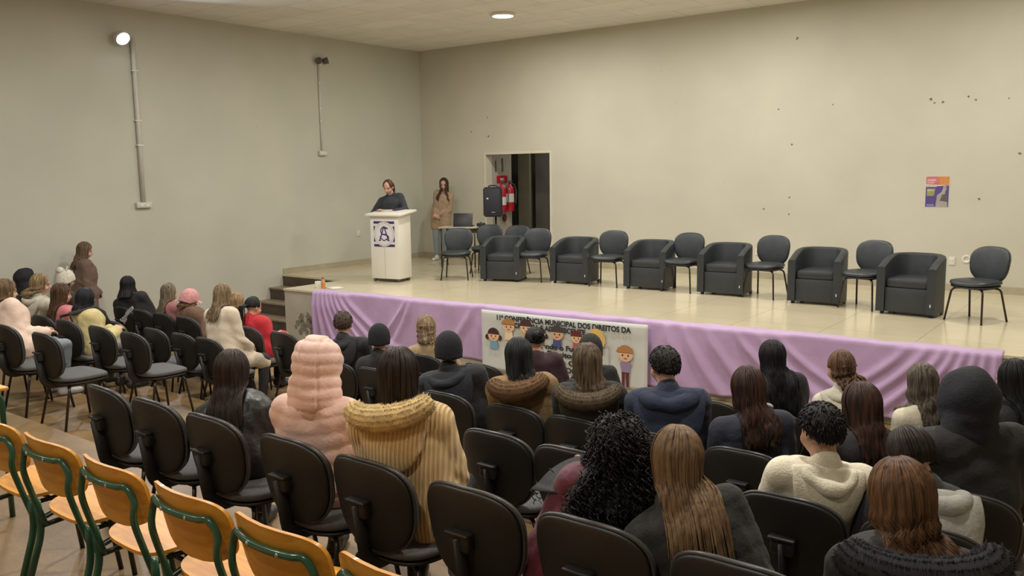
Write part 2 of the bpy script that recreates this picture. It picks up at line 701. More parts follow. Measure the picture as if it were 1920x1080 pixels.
# ------------------------------------------------------------------ lamps and wall fittings
M_WHITEPL = mat('white_plastic', (0.74, 0.72, 0.66), 0.4, nscale=10, namt=0.04)
M_GLOW = mat('lamp_glow', (1.0, 0.95, 0.84), 0.5, emit=9.0)
M_GLOW_C = mat('lamp_glow_cool', (0.86, 0.91, 1.0), 0.5, emit=14.0)
LAMP_LABELS = ['round white lit lamp flush on the ceiling above the podium']
for i, (lx, ly, lw) in enumerate(LAMP_SPOTS):
    if i == 0:
        root = empty('ceiling_lamp', (lx, ly, CEIL))
        tag(root, LAMP_LABELS[0], 'lamp', 'round ceiling lamps')
        bm = bmesh.new()
        lathe(bm, [(0.20, 0.0), (0.20, -0.03), (0.185, -0.045), (0.165, -0.045), (0.165, -0.02), (0.0001, -0.02)], 36)
        link('housing', bm, M_WHITEPL, root)
        bm = bmesh.new()
        lathe(bm, [(0.165, -0.03), (0.16, -0.043), (0.10, -0.052), (0.0001, -0.056)], 36)
        link('diffuser', bm, M_GLOW, root)
        lamp0 = root
    else:
        c = copy_tree(lamp0)
        c.location = (lx, ly, CEIL)
        where = {1: 'over the middle of the stage', 2: 'over the right end of the stage', 3: 'over the left end of the front rows', 4: 'over the middle of the front rows',
                 5: 'over the right end of the front rows', 6: 'over the left end of the back rows', 7: 'over the middle of the back rows', 8: 'over the right end of the back rows',
                 9: 'at the rear of the hall, left of the three', 10: 'at the rear of the hall, middle of the three', 11: 'at the rear of the hall, right of the three'}[i]
        set_label(c, 'round white ceiling lamp ' + where)

# wall spotlight on the left wall with its conduit and switch boxes
M_CONDUIT = mat('white_conduit', (0.62, 0.60, 0.54), 0.45, nscale=12, namt=0.05)
root = empty('wall_lamp', (0.0, -6.40, 4.54))
tag(root, 'bright white round spotlight high on the left wall', 'lamp')
bm = bmesh.new()
tube(bm, [(0.0, 0, 0), (0.10, 0, 0)], 0.02, 10)
box(bm, (0.012, 0, 0), (0.024, 0.10, 0.10), bevel=0.004)
link('bracket', bm, M_WHITEPL, root)
bm = bmesh.new()
R_ = Vector((0.8, 0.0, -0.6)).to_track_quat('Z', 'Y').to_matrix()
lathe(bm, [(0.03, -0.09), (0.07, -0.07), (0.10, 0.0), (0.105, 0.04), (0.095, 0.04), (0.09, 0.02), (0.0001, 0.015)], 24)
for v in bm.verts:
    v.co = R_ @ v.co + Vector((0.15, 0, 0))
link('lamp_shell', bm, M_WHITEPL, root)
bm = bmesh.new()
lathe(bm, [(0.092, 0.022), (0.08, 0.042), (0.04, 0.055), (0.0001, 0.058)], 24)
for v in bm.verts:
    v.co = R_ @ v.co + Vector((0.15, 0, 0))
link('lamp_lens', bm, M_GLOW_C, root)


def conduit(y, z0, z1, r, label, boxw):
    root = empty('cable_conduit', (0, y, z0))
    tag(root, label, 'conduit', 'cable conduits on the left wall')
    bm = bmesh.new()
    tube(bm, [(r, 0, 0.0), (r, 0, z1 - z0)], r, 12)
    link('pipe', bm, M_CONDUIT, root)
    for zz in (0.35, 0.5, 0.8):
        bm = bmesh.new()
        box(bm, (r * 0.9, 0, (z1 - z0) * zz), (r * 2.3, r * 3.0, 0.02), bevel=0.003)
        link('clamp', bm, M_WHITEPL, root)
    bm = bmesh.new()
    box(bm, (0.03, 0, -0.045), (0.06, boxw, 0.085), bevel=0.008)
    b = link('switch_box', bm, M_CONDUIT, root)
    for s in (-1, 1):
        bm = bmesh.new()
        box(bm, (0.063, s * boxw * 0.2, -0.05), (0.008, boxw * 0.25, 0.035), bevel=0.002)
        link('switch', bm, M_WHITEPL, b)
    return root


conduit(-6.18, 2.16, 4.58, 0.032, 'long thick white conduit below the bright wall spotlight', 0.24)
conduit(-2.66, 2.97, 4.48, 0.018, 'thin white conduit on the left wall below the unlit twin spots', 0.17)
root = empty('twin_spotlight', (0, -2.63, 4.54))
tag(root, 'small unlit twin spotlight on the left wall near the corner', 'lamp')
M_DKMET = mat('dark_metal', (0.10, 0.09, 0.08), 0.45, nscale=12, namt=0.1)
bm = bmesh.new()
box(bm, (0.025, 0, -0.03), (0.05, 0.08, 0.07), bevel=0.006)
link('base', bm, M_CONDUIT, root)
for s in (-1, 1):
    bm = bmesh.new()
    lathe(bm, [(0.02, -0.05), (0.05, -0.03), (0.06, 0.05), (0.05, 0.05), (0.0001, 0.03)], 16)
    R2 = Vector((0.5, s * 0.75, 0.25 if s > 0 else -0.3)).to_track_quat('Z', 'Y').to_matrix()
    for v in bm.verts:
        v.co = R2 @ v.co + Vector((0.09, s * 0.07, 0.03))
    link('spot_head', bm, M_DKMET, root)

# sockets on the back wall
M_SOCK = mat('socket_plastic', (0.70, 0.68, 0.60), 0.4, nscale=10, namt=0.03)
for (px_, py_, lab, kind_) in [(1812, 486, 'round white socket on the back wall left of the rightmost chair', 'r'), (1421, 472, 'small square wall socket between the fourth tub chair and the chair right of it', 's'),
                               (1785, 489, 'small square wall socket above the right edge of the last tub chair', 's'), (672, 437, 'small switch plate on the left wall beside the podium', 'L')]:
    bm = bmesh.new()
    if kind_ == 'L':
        d = ray(px_, py_)
        p = CAM + d * ((0 - CAM.x) / d.x)
        root = empty('wall_socket', (0, p.y, p.z))
        box(bm, (0.006, 0, 0), (0.012, 0.08, 0.12), bevel=0.003)
        link('plate', bm, M_SOCK, root)
        bm = bmesh.new()
        box(bm, (0.013, 0, 0), (0.008, 0.025, 0.045), bevel=0.002)
        link('rocker', bm, M_WHITEPL, root)
    else:
        p = at_y(px_, py_, 0)
        root = empty('wall_socket', (p.x, 0, p.z))
        if kind_ == 'r':
            lathe(bm, [(0.06, 0.0), (0.06, 0.008), (0.05, 0.014), (0.035, 0.014), (0.032, 0.004), (0.0001, 0.004)], 24)
            for v in bm.verts:
                v.co = Vector((v.co.x, -v.co.z, v.co.y))
        else:
            box(bm, (0, -0.006, 0), (0.075, 0.012, 0.115), bevel=0.003)
        link('plate', bm, M_SOCK, root)
        bm = bmesh.new()
        for sx in (-0.012, 0.012):
            tube(bm, [(sx, -0.004, 0), (sx, -0.014, 0)], 0.004, 8)
        link('contact', bm, M_DKMET, root)
    tag(root, lab, 'socket', 'wall sockets')

# poster on the back wall
root = empty('wall_poster', (9.795, -0.004, 2.18))
tag(root, 'small red and purple poster on the back wall at the right', 'poster')
pw, ph = 0.295, 0.42


def flat_poly(bm, pts, y=0.0):
    bm.faces.new([bm.verts.new((x, y, z)) for x, z in pts])


bm = bmesh.new()
box(bm, (0, 0.001, 0), (pw + 0.012, 0.003, ph + 0.012))
link('sheet', bm, mat('poster_paper', (0.62, 0.60, 0.55), 0.6, nscale=10, namt=0.03), root, smooth=False)


def poster_part(name, pts, color, y):
    bm = bmesh.new()
    q = [(x * pw - pw / 2, ph / 2 - z * ph) for x, z in pts]
    fa = [bm.verts.new((x, y, z)) for x, z in q]
    fb_ = [bm.verts.new((x, y + 0.0004, z)) for x, z in q]
    bm.faces.new(fa)
    bm.faces.new(fb_[::-1])
    for k in range(len(q)):
        bm.faces.new((fa[k], fb_[k], fb_[(k + 1) % len(q)], fa[(k + 1) % len(q)]))
    link(name, bm, mat('poster_' + name, color, 0.5, nscale=25, namt=0.12), root, smooth=False)


poster_part('lower_panel', [(0, .34), (1, .30), (1, 1), (0, 1)], (0.09, 0.06, 0.24), -0.0012)
poster_part('header', [(0, 0), (.52, 0), (.62, .28), (0, .25)], (0.55, 0.16, 0.17), -0.0014)
poster_part('header_corner', [(.5, 0), (1, 0), (1, .30), (.6, .28)], (0.60, 0.25, 0.07), -0.0013)
poster_part('white_band', [(0, .27), (.55, .29), (.45, .345), (0, .345)], (0.55, 0.45, 0.42), -0.0016)
poster_part('figure', [(.45, 1), (.50, .62), (.70, .50), (.76, .32), (.86, .28), (.90, .40), (.84, .52), (.92, .70), (.96, 1)], (0.36, 0.33, 0.30), -0.0018)
poster_part('figure_shade', [(.72, .60), (.92, .56), (.95, .84), (.62, .80)], (0.12, 0.10, 0.08), -0.0022)
poster_part('green_block', [(.05, .40), (.42, .40), (.36, .64), (.05, .64)], (0.30, 0.30, 0.10), -0.0018)
poster_part('pale_lines', [(.06, .44), (.36, .44), (.36, .47), (.06, .47)], (0.55, 0.55, 0.30), -0.0022)
poster_part('title_line', [(.06, .09), (.44, .09), (.44, .15), (.06, .15)], (0.70, 0.40, 0.38), -0.0018)
poster_part('subtitle_line', [(.06, .18), (.36, .18), (.36, .225), (.06, .225)], (0.68, 0.38, 0.36), -0.0018)
poster_part('footer_line', [(.06, .93), (.38, .93), (.38, .96), (.06, .96)], (0.45, 0.42, 0.55), -0.0018)

# fire-fighting gear in the corridor, on its left wall
M_RED = mat('red_paint', (0.42, 0.015, 0.03), 0.35, nscale=6, namt=0.2)
M_WHITE = mat('white_paint', (0.66, 0.64, 0.60), 0.4, nscale=6, namt=0.06)
for k, (yy, lab) in enumerate([(0.36, 'red fire extinguisher hanging in the passage, nearest the loudspeaker'), (0.62, 'red fire extinguisher with white label deeper in the passage')]):
    root = empty('fire_extinguisher', (DX0 + 0.10, yy, 1.75))
    tag(root, lab, 'extinguisher', 'fire extinguishers in the passage')
    bm = bmesh.new()
    lathe(bm, [(0.05, 0.0), (0.085, 0.01), (0.09, 0.03), (0.09, 0.42), (0.075, 0.49), (0.035, 0.52), (0.03, 0.55)], 20)
    link('cylinder_body', bm, M_RED, root)
    bm = bmesh.new()
    lathe(bm, [(0.0915, 0.14 + .05 * k), (0.0915, 0.30 + .06 * k)], 20, cap=False)
    link('label_band', bm, M_WHITE, root)
    bm = bmesh.new()
    box(bm, (0, 0, 0.575), (0.03, 0.05, 0.05), bevel=0.006)
    box(bm, (0.03, 0, 0.61), (0.10, 0.022, 0.014), bevel=0.004)
    link('valve', bm, M_DKMET, root)
    bm = bmesh.new()
    tube(bm, catmull([(0, 0.02, 0.57), (0.06, 0.09, 0.52), (0.09, 0.10, 0.35), (0.08, 0.09, 0.15)]), 0.011, 8)
    link('hose', bm, M_DKMET, root)
root = empty('fire_sign', (DX0 + 0.004, 0.50, 2.40))
tag(root, 'red sign on the passage wall above the extinguishers', 'sign')
bm = bmesh.new()
box(bm, (0.004, 0, 0), (0.008, 0.34, 0.14))
link('sign_plate', bm, M_RED, root, smooth=False)
bm = bmesh.new()
box(bm, (0.0085, 0.0, 0.0), (0.003, 0.12, 0.05))
link('sign_mark', bm, mat('sign_grey', (0.45, 0.42, 0.40), 0.5, nscale=10, namt=0.05), root, smooth=False)
root = empty('hydrant_sign', (DX0 + 0.004, 0.56, 1.62))
tag(root, 'small round dark sign on the passage wall below the extinguishers', 'sign')
bm = bmesh.new()
lathe(bm, [(0.075, 0), (0.075, 0.008), (0.05, 0.009), (0.05, 0.004), (0.0001, 0.004)], 20)
for v in bm.verts:
    v.co = Vector((v.co.z, v.co.x, v.co.y))
link('ring_plate', bm, mat('dark_sign', (0.12, 0.04, 0.04), 0.5, nscale=8, namt=0.1), root)
for k, (yy, zz) in enumerate([(0.30, 2.66), (0.52, 2.68)]):
    root = empty('wall_slot', (DX0 + 0.002, yy, zz))
    tag(root, 'narrow dark upright bracket high on the passage wall, ' + ('left one' if k == 0 else 'right one'), 'bracket', 'upright brackets in the passage')
    bm = bmesh.new()
    box(bm, (0.006, 0, 0), (0.012, 0.03, 0.22 + .05 * k), bevel=0.003)
    link('plate', bm, M_DKMET, root)

# ------------------------------------------------------------------ lilac cloth along the stage edge
M_LILAC = mat('lilac_cloth', (0.46, 0.31, 0.50), 0.75, nscale=5, namt=0.07, bump=0.25, bscale=14, sheen=0.3)
CL0, CL1 = 2.24, 11.24
random.seed(3)
FOLDS = []      # (anchor x at top, slant, width, amplitude) : each fold a soft ridge that runs down and sideways


def addf(x, sl, w, a):
    FOLDS.append((x, sl, w, a * 1.3))


for k in range(6):
    addf(2.27 + 0.085 * k, 0.02 + 0.11 * k, 0.026, 0.045)
addf(2.78, 0.75, 0.04, 0.035)
addf(2.9, 1.0, 0.05, 0.03)
addf(4.05, -0.55, 0.03, 0.035)
addf(4.15, -0.35, 0.04, 0.025)
addf(4.35, 0.05, 0.04, 0.015)
addf(5.2, -0.5, 0.05, 0.02)
for (x_, sl_, w_, a_) in [(7.95, .25, .05, .03), (8.15, .45, .045, .035), (8.42, .55, .05, .03), (8.75, .75, .045, .035), (9.0, .8, .05, .03), (9.2, 1.0, .045, .03)]:
    addf(x_, sl_, w_, a_)
for (x_, sl_, w_, a_) in [(11.19, -.03, .03, .03), (11.10, -.10, .03, .04), (11.02, -.22, .032, .04), (10.93, -.34, .034, .04), (10.84, -.46, .036, .04), (10.74, -.60, .04, .035), (10.60, -.74, .042, .03), (10.42, -.86, .045, .025)]:
    addf(x_, sl_, w_, a_)


def fold_disp(x, v):
    d = 0.0
    for (fx, sl, w, a) in FOLDS:
        c = fx + sl * v ** 1.3
        ww = w * (1 + 0.9 * v)
        t = (x - c) / ww
        if abs(t) < 3:
            d += a * math.exp(-t * t) * (0.35 + 0.65 * min(1, v * 4))
    d += 0.008 * math.sin(x * 3.1 + v * 2) + 0.004 * math.sin(x * 9 + 1.3 - v * 4)
    return d


bm = bmesh.new()
NXC, NV = 620, 30
grid = []
for i in range(NXC + 1):
    x = CL0 + (CL1 - CL0) * i / NXC
    base = Vector((x, front_y(x) - 0.015, 0))
    col = []
    # strip lying on the stage: ragged inner hem
    inner = 0.17 + 0.025 * math.sin(x * 2.3) + 0.02 * math.sin(x * 5.9 + 1) + 0.012 * math.sin(x * 17)
    for k in range(7):
        t = 1 - k / 6
        wr = 0.004 + 0.010 * max(0, math.sin(x * 6.1 + 14 * t + 2 * math.sin(x * 1.7))) + 0.006 * max(0, math.sin(x * 19 - 9 * t))
        col.append(bm.verts.new(base - SNRM * (inner * t + 0.0) + Vector((0, 0, STAGE + wr))))
    for k in range(NV + 1):
        v = k / NV
        hem = 0.035 + 0.05 * max(0, math.sin(x * 0.9 - 2.2)) + 0.03 * math.sin(x * 2.7) ** 2
        z = STAGE - 0.012 - v * (STAGE - 0.012 - hem)
        col.append(bm.verts.new(base + SNRM * (0.014 + fold_disp(x, v)) + Vector((0, 0, z))))
    grid.append(col)
for i in range(NXC):
    for k in range(len(grid[0]) - 1):
        bm.faces.new((grid[i][k], grid[i][k + 1], grid[i + 1][k + 1], grid[i + 1][k]))
cloth = link('stage_cloth', bm, M_LILAC)
sm = cloth.modifiers.new('thickness', 'SOLIDIFY')
sm.thickness = 0.003
sm.offset = 1
tag(cloth, 'long lilac cloth draped over the front edge of the stage', 'cloth')

# ------------------------------------------------------------------ banner with lettering and drawn children
BTL = Vector((5.40, front_y(5.40) - 0.015, 0)) + SNRM * 0.085
BW, BH = 2.34, 0.79
BTILT = 0.035       # the hem hangs a little further out
ban = empty('conference_banner', (BTL.x, BTL.y, STAGE - 0.015), math.atan2(SDIR.y, SDIR.x))
tag(ban, 'white printed conference banner with drawn children pinned on the lilac cloth', 'banner')
bm = bmesh.new()
g = []
for i in range(49):
    c = []
    for k in range(17):
        u, v = i / 48, k / 16
        sag = 0.012 * math.sin(u * PI) * (1 - v)
        dy = 0.004 * math.sin(u * 9 + v * 3) * v
        corner = 0.018 * (math.exp(-((u - .05) ** 2 + (v - .1) ** 2) / .01) + math.exp(-((u - .93) ** 2 + (v - .12) ** 2) / .012))
        c.append(bm.verts.new((u * BW, dy + 0.004 - corner * 0.4, -v * BH - sag)))
    g.append(c)
for i in range(48):
    for k in range(16):
        bm.faces.new((g[i][k], g[i][k + 1], g[i + 1][k + 1], g[i + 1][k]))
o = link('banner_sheet', bm, mat('banner_vinyl', (0.60, 0.62, 0.57), 0.45, nscale=2.0, namt=0.05), ban)
sm = o.modifiers.new('thickness', 'SOLIDIFY')
sm.thickness = 0.002
M_INK = mat('black_ink', (0.015, 0.015, 0.02), 0.6, nscale=30, namt=0.2)


def btext(body, u, v, size, bold, name='lettering', m=None, width=None):
    me = text_mesh(body, size, bold, 0.0005)
    vs = np.zeros(len(me.vertices) * 3)
    me.vertices.foreach_get('co', vs)
    vs = vs.reshape(-1, 3)
    if width:
        w = vs[:, 0].max() - vs[:, 0].min()
        vs[:, 0] *= width / w
    out = np.stack([vs[:, 0] + u, -0.022 - vs[:, 2] * 1.0, vs[:, 1] - v], 1)
    me.vertices.foreach_set('co', out.ravel())
    return link(name, me, m or M_INK, ban, smooth=False)


btext('11ª CONFERÊNCIA MUNICIPAL DOS DIREITOS DA', 1.19, 0.085, 0.088, 0.0036, width=1.88)
btext('CRIANÇA E ADOLESCENTE', 1.03, 0.165, 0.085, 0.0036, width=1.02)
btext('Fortalecendo o Fundo', 1.06, 0.385, 0.088, 0.0036, width=0.95)
btext('Rede de Direitos e o', 1.08, 0.47, 0.088, 0.0036, width=1.0)
btext('Adolescente e Criança', 1.12, 0.565, 0.088, 0.0036, width=1.16)
btext('e a Defesa dos Direitos', 1.10, 0.655, 0.088, 0.0036, width=1.1)

FY = -0.0215
_layer = [0]


def disc(name, pts, color, parent, lay):
    bm = bmesh.new()
    bm.faces.new([bm.verts.new((x, FY - 0.0009 * lay, -z)) for x, z in pts])
    return link(name, bm, mat('print_' + name + '_%02x%02x%02x' % tuple(int(255 * min(1, c)) for c in color), color, 0.55, nscale=15, namt=0.04), parent, smooth=False)


def ell(cx, cz, rx, rz, a0=0, a1=2 * PI, n=20):
    return [(cx + rx * math.cos(a0 + (a1 - a0) * k / n), cz + rz * math.sin(a0 + (a1 - a0) * k / n)) for k in range(n if abs(a1 - a0 - 2 * PI) < 1e-6 else n + 1)]


SKIN_P = (0.72, 0.48, 0.28)


def kid(cx, cz, r, hair, shirt, style, full=False, skin=SKIN_P, pants=None):
    """a simple drawn child: body, head, hair, eyes and mouth as thin printed shapes"""
    e = disc('drawn_child', [(cx - r * .75, cz + r * 2.1), (cx - r * .6, cz + r * .85), (cx + r * .6, cz + r * .85), (cx + r * .75, cz + r * 2.1)] if not full else
             [(cx - r * .5, cz + r * 2.3), (cx - r * .75, cz + r * 1.2), (cx - r * .35, cz + r * .85), (cx + r * .35, cz + r * .85), (cx + r * .75, cz + r * 1.2), (cx + r * .5, cz + r * 2.3)], shirt, ban, 1)
    if style == 'pigtail':
        disc('drawn_hair', ell(cx - r * 1.15, cz + r * .35, r * .38, r * .42), hair, e, 2)
        disc('drawn_hair', ell(cx + r * 1.15, cz + r * .35, r * .38, r * .42), hair, e, 2)
    if style == 'long':
        disc('drawn_hair', ell(cx, cz + r * .25, r * 1.3, r * 1.3), hair, e, 2)
    disc('drawn_face', ell(cx, cz, r, r * .95), skin, e, 3)
    disc('drawn_hair', ell(cx, cz - r * .12, r * 1.08, r * 1.0, PI, 2 * PI), hair, e, 4)
    if style == 'cap':
        disc('drawn_cap', [(cx - r * 1.3, cz - r * .2), (cx - r * 1.0, cz - r * .75), (cx, cz - r * 1.15), (cx + r * 1.0, cz - r * .75), (cx + r * 1.1, cz - r * .2)], (0.42, 0.20, 0.07), e, 5)
    for s in (-1, 1):
        disc('drawn_eye', ell(cx + s * r * .38, cz + r * .15, r * .11, r * .13, n=10), (0.03, 0.02, 0.02), e, 5)
    disc('drawn_mouth', ell(cx, cz + r * .48, r * .25, r * .16, 0, PI, 8), (0.5, 0.08, 0.07), e, 5)
    if full and pants:
        for s in (-1, 1):
            disc('drawn_leg', [(cx + s * r * .05, cz + r * 2.25), (cx + s * r * .5, cz + r * 2.25), (cx + s * r * .48, cz + r * 4.1), (cx + s * r * .12, cz + r * 4.1)], pants, e, 2)


kid(.205, .315, .085, (0.06, 0.02, 0.02), (0.17, 0.36, 0.50), 'pigtail')
kid(.44, .175, .088, (0.08, 0.03, 0.02), (0.75, 0.62, 0.40), 'cap')
kid(.70, .17, .086, (0.07, 0.03, 0.03), (0.55, 0.35, 0.2), 'short')
kid(.905, .235, .075, (0.04, 0.015, 0.015), (0.70, 0.70, 0.66), 'pigtail', skin=(0.80, 0.62, 0.40))
kid(1.15, .205, .09, (0.06, 0.05, 0.05), (0.07, 0.08, 0.22), 'short', skin=(0.62, 0.40, 0.22))
kid(1.42, .23, .075, (0.13, 0.02, 0.02), (0.4, 0.1, 0.1), 'short')
kid(1.685, .205, .095, (0.70, 0.48, 0.12), (0.48, 0.10, 0.20), 'long')
kid(2.07, .365, .095, (0.30, 0.12, 0.04), (0.30, 0.22, 0.36), 'cap', full=True, pants=(0.13, 0.02, 0.03))
for pts in ([(1.53, .295), (1.86, .295), (1.86, .305), (1.53, .305)], [(1.852, .30), (1.862, .30), (1.862, .74), (1.852, .74)]):
    disc('board_edge', pts, (0.35, 0.35, 0.33), ban, 1)

# ------------------------------------------------------------------ podium
M_POD = mat('white_laminate', (0.72, 0.69, 0.60), 0.35, nscale=3, namt=0.03)
M_INDIGO = mat('indigo_print', (0.045, 0.03, 0.13), 0.45, nscale=20, namt=0.15)
PF = math.atan2(3.41 - 3.52, 2.67 - 2.08)
pod = empty('lectern', (2.375 + 0.18 * -0.18, -3.465 + 0.18, STAGE), 0.185)
tag(pod, 'white lectern with a round purple emblem on its front', 'lectern')
bm = bmesh.new()
box(bm, (0, 0, 0.565), (0.54, 0.36, 1.03), bevel=0.006)
link('body', bm, M_POD, pod, smooth='auto')
bm = bmesh.new()
box(bm, (0, 0.02, 0), (0.68, 0.50, 0.035), rot=Matrix.Rotation(math.radians(7), 3, 'X'), bevel=0.008)
for v in bm.verts:
    v.co.z += 1.105
link('desk_top', bm, M_POD, pod, smooth='auto')
bm = bmesh.new()
box(bm, (0, 0.0, 0.03), (0.44, 0.28, 0.04))
link('plinth', bm, M_DKMET, pod, smooth=False)
for sx in (-1, 1):
    for sy in (-1, 1):
        bm = bmesh.new()
        tube(bm, [(sx * 0.23 - 0.015, sy * 0.14, 0.028), (sx * 0.23 + 0.015, sy * 0.14, 0.028)], 0.028, 12)
        link('caster', bm, M_DKMET, pod)
bm = bmesh.new()
box(bm, (0, -0.182, 0.31), (0.004, 0.006, 0.5))
link('panel_seam', bm, mat('seam', (0.5, 0.48, 0.42), 0.5, nscale=5, namt=0.02), pod, smooth=False)
# emblem
EC = (0.0, -0.1815, 0.775)
bm = bmesh.new()
box(bm, EC, (0.42, 0.003, 0.42))
em = link('emblem_panel', bm, mat('emblem_white', (0.66, 0.63, 0.66), 0.4, nscale=14, namt=0.05), pod, smooth=False)


def epoly(name, pts, lay, m=M_INDIGO):
    bm = bmesh.new()
    bm.faces.new([bm.verts.new((EC[0] + x, EC[1] - 0.0018 - 0.0006 * lay, EC[2] + z)) for x, z in pts])
    return link(name, bm, m, em, smooth=False)


for sz in (-1, 1):
    epoly('emblem_bar', [(-.20, sz * .205), (.20, sz * .205), (.20, sz * .165), (-.20, sz * .165)], 1)
for sx in (-1, 1):
    epoly('emblem_side', [(sx * .20, .12), (sx * .178, .12), (sx * .178, -.12), (sx * .20, -.12)], 1)
    for sz in (-1, 1):
        epoly('emblem_corner', [(sx * .20, sz * .125), (sx * .165, sz * .125), (sx * .20, sz * .06)], 1)
M_EMRING = mat('emblem_ring', (0.60, 0.56, 0.50), 0.4, nscale=30, namt=0.1)
M_EMDISC = mat('emblem_disc', (0.70, 0.67, 0.68), 0.4, nscale=14, namt=0.03)
epoly('emblem_disc', ell(0, 0, .20, .20, n=40), 3, M_EMDISC)


def ring(name, r0, r1, lay, m):
    bm = bmesh.new()
    n = 48
    a = [bm.verts.new((EC[0] + r0 * math.cos(2 * PI * k / n), EC[1] - 0.0018 - 0.0006 * lay, EC[2] + r0 * math.sin(2 * PI * k / n))) for k in range(n)]
    b = [bm.verts.new((EC[0] + r1 * math.cos(2 * PI * k / n), EC[1] - 0.0018 - 0.0006 * lay, EC[2] + r1 * math.sin(2 * PI * k / n))) for k in range(n)]
    for k in range(n):
        bm.faces.new((a[k], a[(k + 1) % n], b[(k + 1) % n], b[k]))
    return link(name, bm, m, em, smooth=False)


ring('emblem_ring', .165, .195, 4, M_EMRING)
ring('emblem_line', .150, .154, 4, M_EMRING)


def stroke(name, pts, w, lay, smooth=6):
    P = catmull([(x, 0, z) for x, z in pts], smooth) if smooth else [Vector((x, 0, z)) for x, z in pts]
    bm = bmesh.new()
    y = EC[1] - 0.0018 - 0.0006 * lay
    L, R = [], []
    for i in range(len(P)):
        t = (P[min(i + 1, len(P) - 1)] - P[max(i - 1, 0)]).normalized()
        nrm = Vector((-t.z, 0, t.x)) * w / 2
        L.append(bm.verts.new((EC[0] + P[i].x + nrm.x, y, EC[2] + P[i].z + nrm.z)))
        R.append(bm.verts.new((EC[0] + P[i].x - nrm.x, y, EC[2] + P[i].z - nrm.z)))
    for i in range(len(P) - 1):
        bm.faces.new((L[i], L[i + 1], R[i + 1], R[i]))
    return link(name, bm, M_INDIGO, em, smooth=False)


# interlaced A and S monogram
stroke('emblem_letter', [(-.085, -.105), (-.045, .0), (-.004, .12), (.004, .12), (.045, .0), (.085, -.105)], .022, 6, 0)
stroke('emblem_letter', [(-.035, -.005), (.035, -.005)], .018, 6, 0)
stroke('emblem_letter', [(.055, .085), (.02, .11), (-.035, .10), (-.062, .06), (-.05, .015), (0, -.01), (.06, -.02), (.088, -.055), (.07, -.085), (.03, -.085)], .018, 7)
stroke('emblem_letter', [(-.085, -.045), (-.05, -.075), (0, -.105), (.05, -.075)], .016, 7)
stroke('emblem_letter', [(-.105, -.105), (-.065, -.105)], .014, 7, 0)
stroke('emblem_letter', [(.065, -.105), (.105, -.105)], .014, 7, 0)
stroke('emblem_letter', [(.02, .085), (.06, .10), (.075, .08)], .014, 7)

# ------------------------------------------------------------------ small things by the steps
cb = at_z(577, 540, STAGE)
root = empty('paper_roll', (2.02, -4.55, STAGE))
tag(root, 'white paper roll standing on the stage corner by the steps', 'roll')
bm = bmesh.new()
lathe(bm, [(0.02, 0), (0.055, 0), (0.057, 0.004), (0.057, 0.10), (0.055, 0.104), (0.021, 0.104), (0.02, 0.10), (0.02, 0.0)], 24, cap=False)
link('paper', bm, mat('white_paper', (0.72, 0.70, 0.60), 0.8, nscale=20, namt=0.05), root)
bm = bmesh.new()
lathe(bm, [(0.0195, 0.002), (0.0195, 0.102)], 18, cap=False)
link('core', bm, mat('cardboard', (0.30, 0.20, 0.11), 0.8, nscale=20, namt=0.1), root)
root = empty('juice_bottle', (2.16, -4.58, STAGE))
tag(root, 'small bottle of orange drink beside the paper roll on the stage', 'bottle')
bm = bmesh.new()
lathe(bm, [(0.028, 0), (0.034, 0.006), (0.034, 0.03), (0.030, 0.06), (0.034, 0.09), (0.034, 0.115), (0.016, 0.15), (0.014, 0.165)], 20)
link('bottle_body', bm, mat('orange_drink', (0.62, 0.22, 0.04), 0.2, nscale=10, namt=0.1, coat=0.4), root)
bm = bmesh.new()
lathe(bm, [(0.0345, 0.088), (0.0345, 0.116), (0.028, 0.128)], 20, cap=False)
link('label_band', bm, mat('bottle_label', (0.55, 0.28, 0.20), 0.4, nscale=40, namt=0.3), root)
bm = bmesh.new()
lathe(bm, [(0.017, 0.160), (0.017, 0.182), (0.0001, 0.184)], 16)
link('cap', bm, mat('bottle_cap', (0.25, 0.13, 0.06), 0.4, nscale=10, namt=0.1), root)
bm = bmesh.new()
ws = [(-.16, -.06, .002), (.12, -.12, .004), (.20, .06, .003), (.02, .12, .014), (-.12, .09, .005)]
vs = [bm.verts.new(v) for v in ws]
cc = bm.verts.new((.03, .0, .016))
for k in range(5):
    bm.faces.new((cc, vs[k], vs[(k + 1) % 5]))
o = link('loose_sheet', bm, mat('white_paper', (0.72, 0.70, 0.60), 0.8))
o.location = (2.20, -4.42, STAGE + 0.001)
sm = o.modifiers.new('thickness', 'SOLIDIFY')
sm.thickness = 0.001
tag(o, 'crumpled white sheet of paper lying behind the orange bottle', 'paper')

# ------------------------------------------------------------------ small table with laptop, loudspeaker
M_TABLE = mat('table_laminate', (0.50, 0.46, 0.36), 0.4, nscale=4, namt=0.05)
M_BLACK = mat('black_plastic', (0.018, 0.018, 0.02), 0.42, nscale=20, namt=0.2)
M_TUBE = mat('black_steel', (0.014, 0.013, 0.013), 0.35, nscale=20, namt=0.2)
tb = empty('side_table', (1.92, -1.05, STAGE), math.radians(25))
tag(tb, 'small pale table with thin black legs under the laptop', 'table')
bm = bmesh.new()
box(bm, (0, 0, 0.735), (0.72, 0.46, 0.025), bevel=0.005)
link('tabletop', bm, M_TABLE, tb, smooth='auto')
for sx in (-1, 1):
    for sy in (-1, 1):
        bm = bmesh.new()
        tube(bm, [(sx * .32, sy * .19, 0), (sx * .32, sy * .19, .722)], 0.014, 8)
        link('leg', bm, M_TUBE, tb)
bm = bmesh.new()
box(bm, (0, 0.19, 0.66), (0.62, 0.02, 0.10))
link('apron', bm, M_DKMET, tb, smooth=False)
lt = empty('laptop', (1.98, -1.02, STAGE + 0.748), math.radians(30))
tag(lt, 'open black laptop on the small pale table', 'laptop')
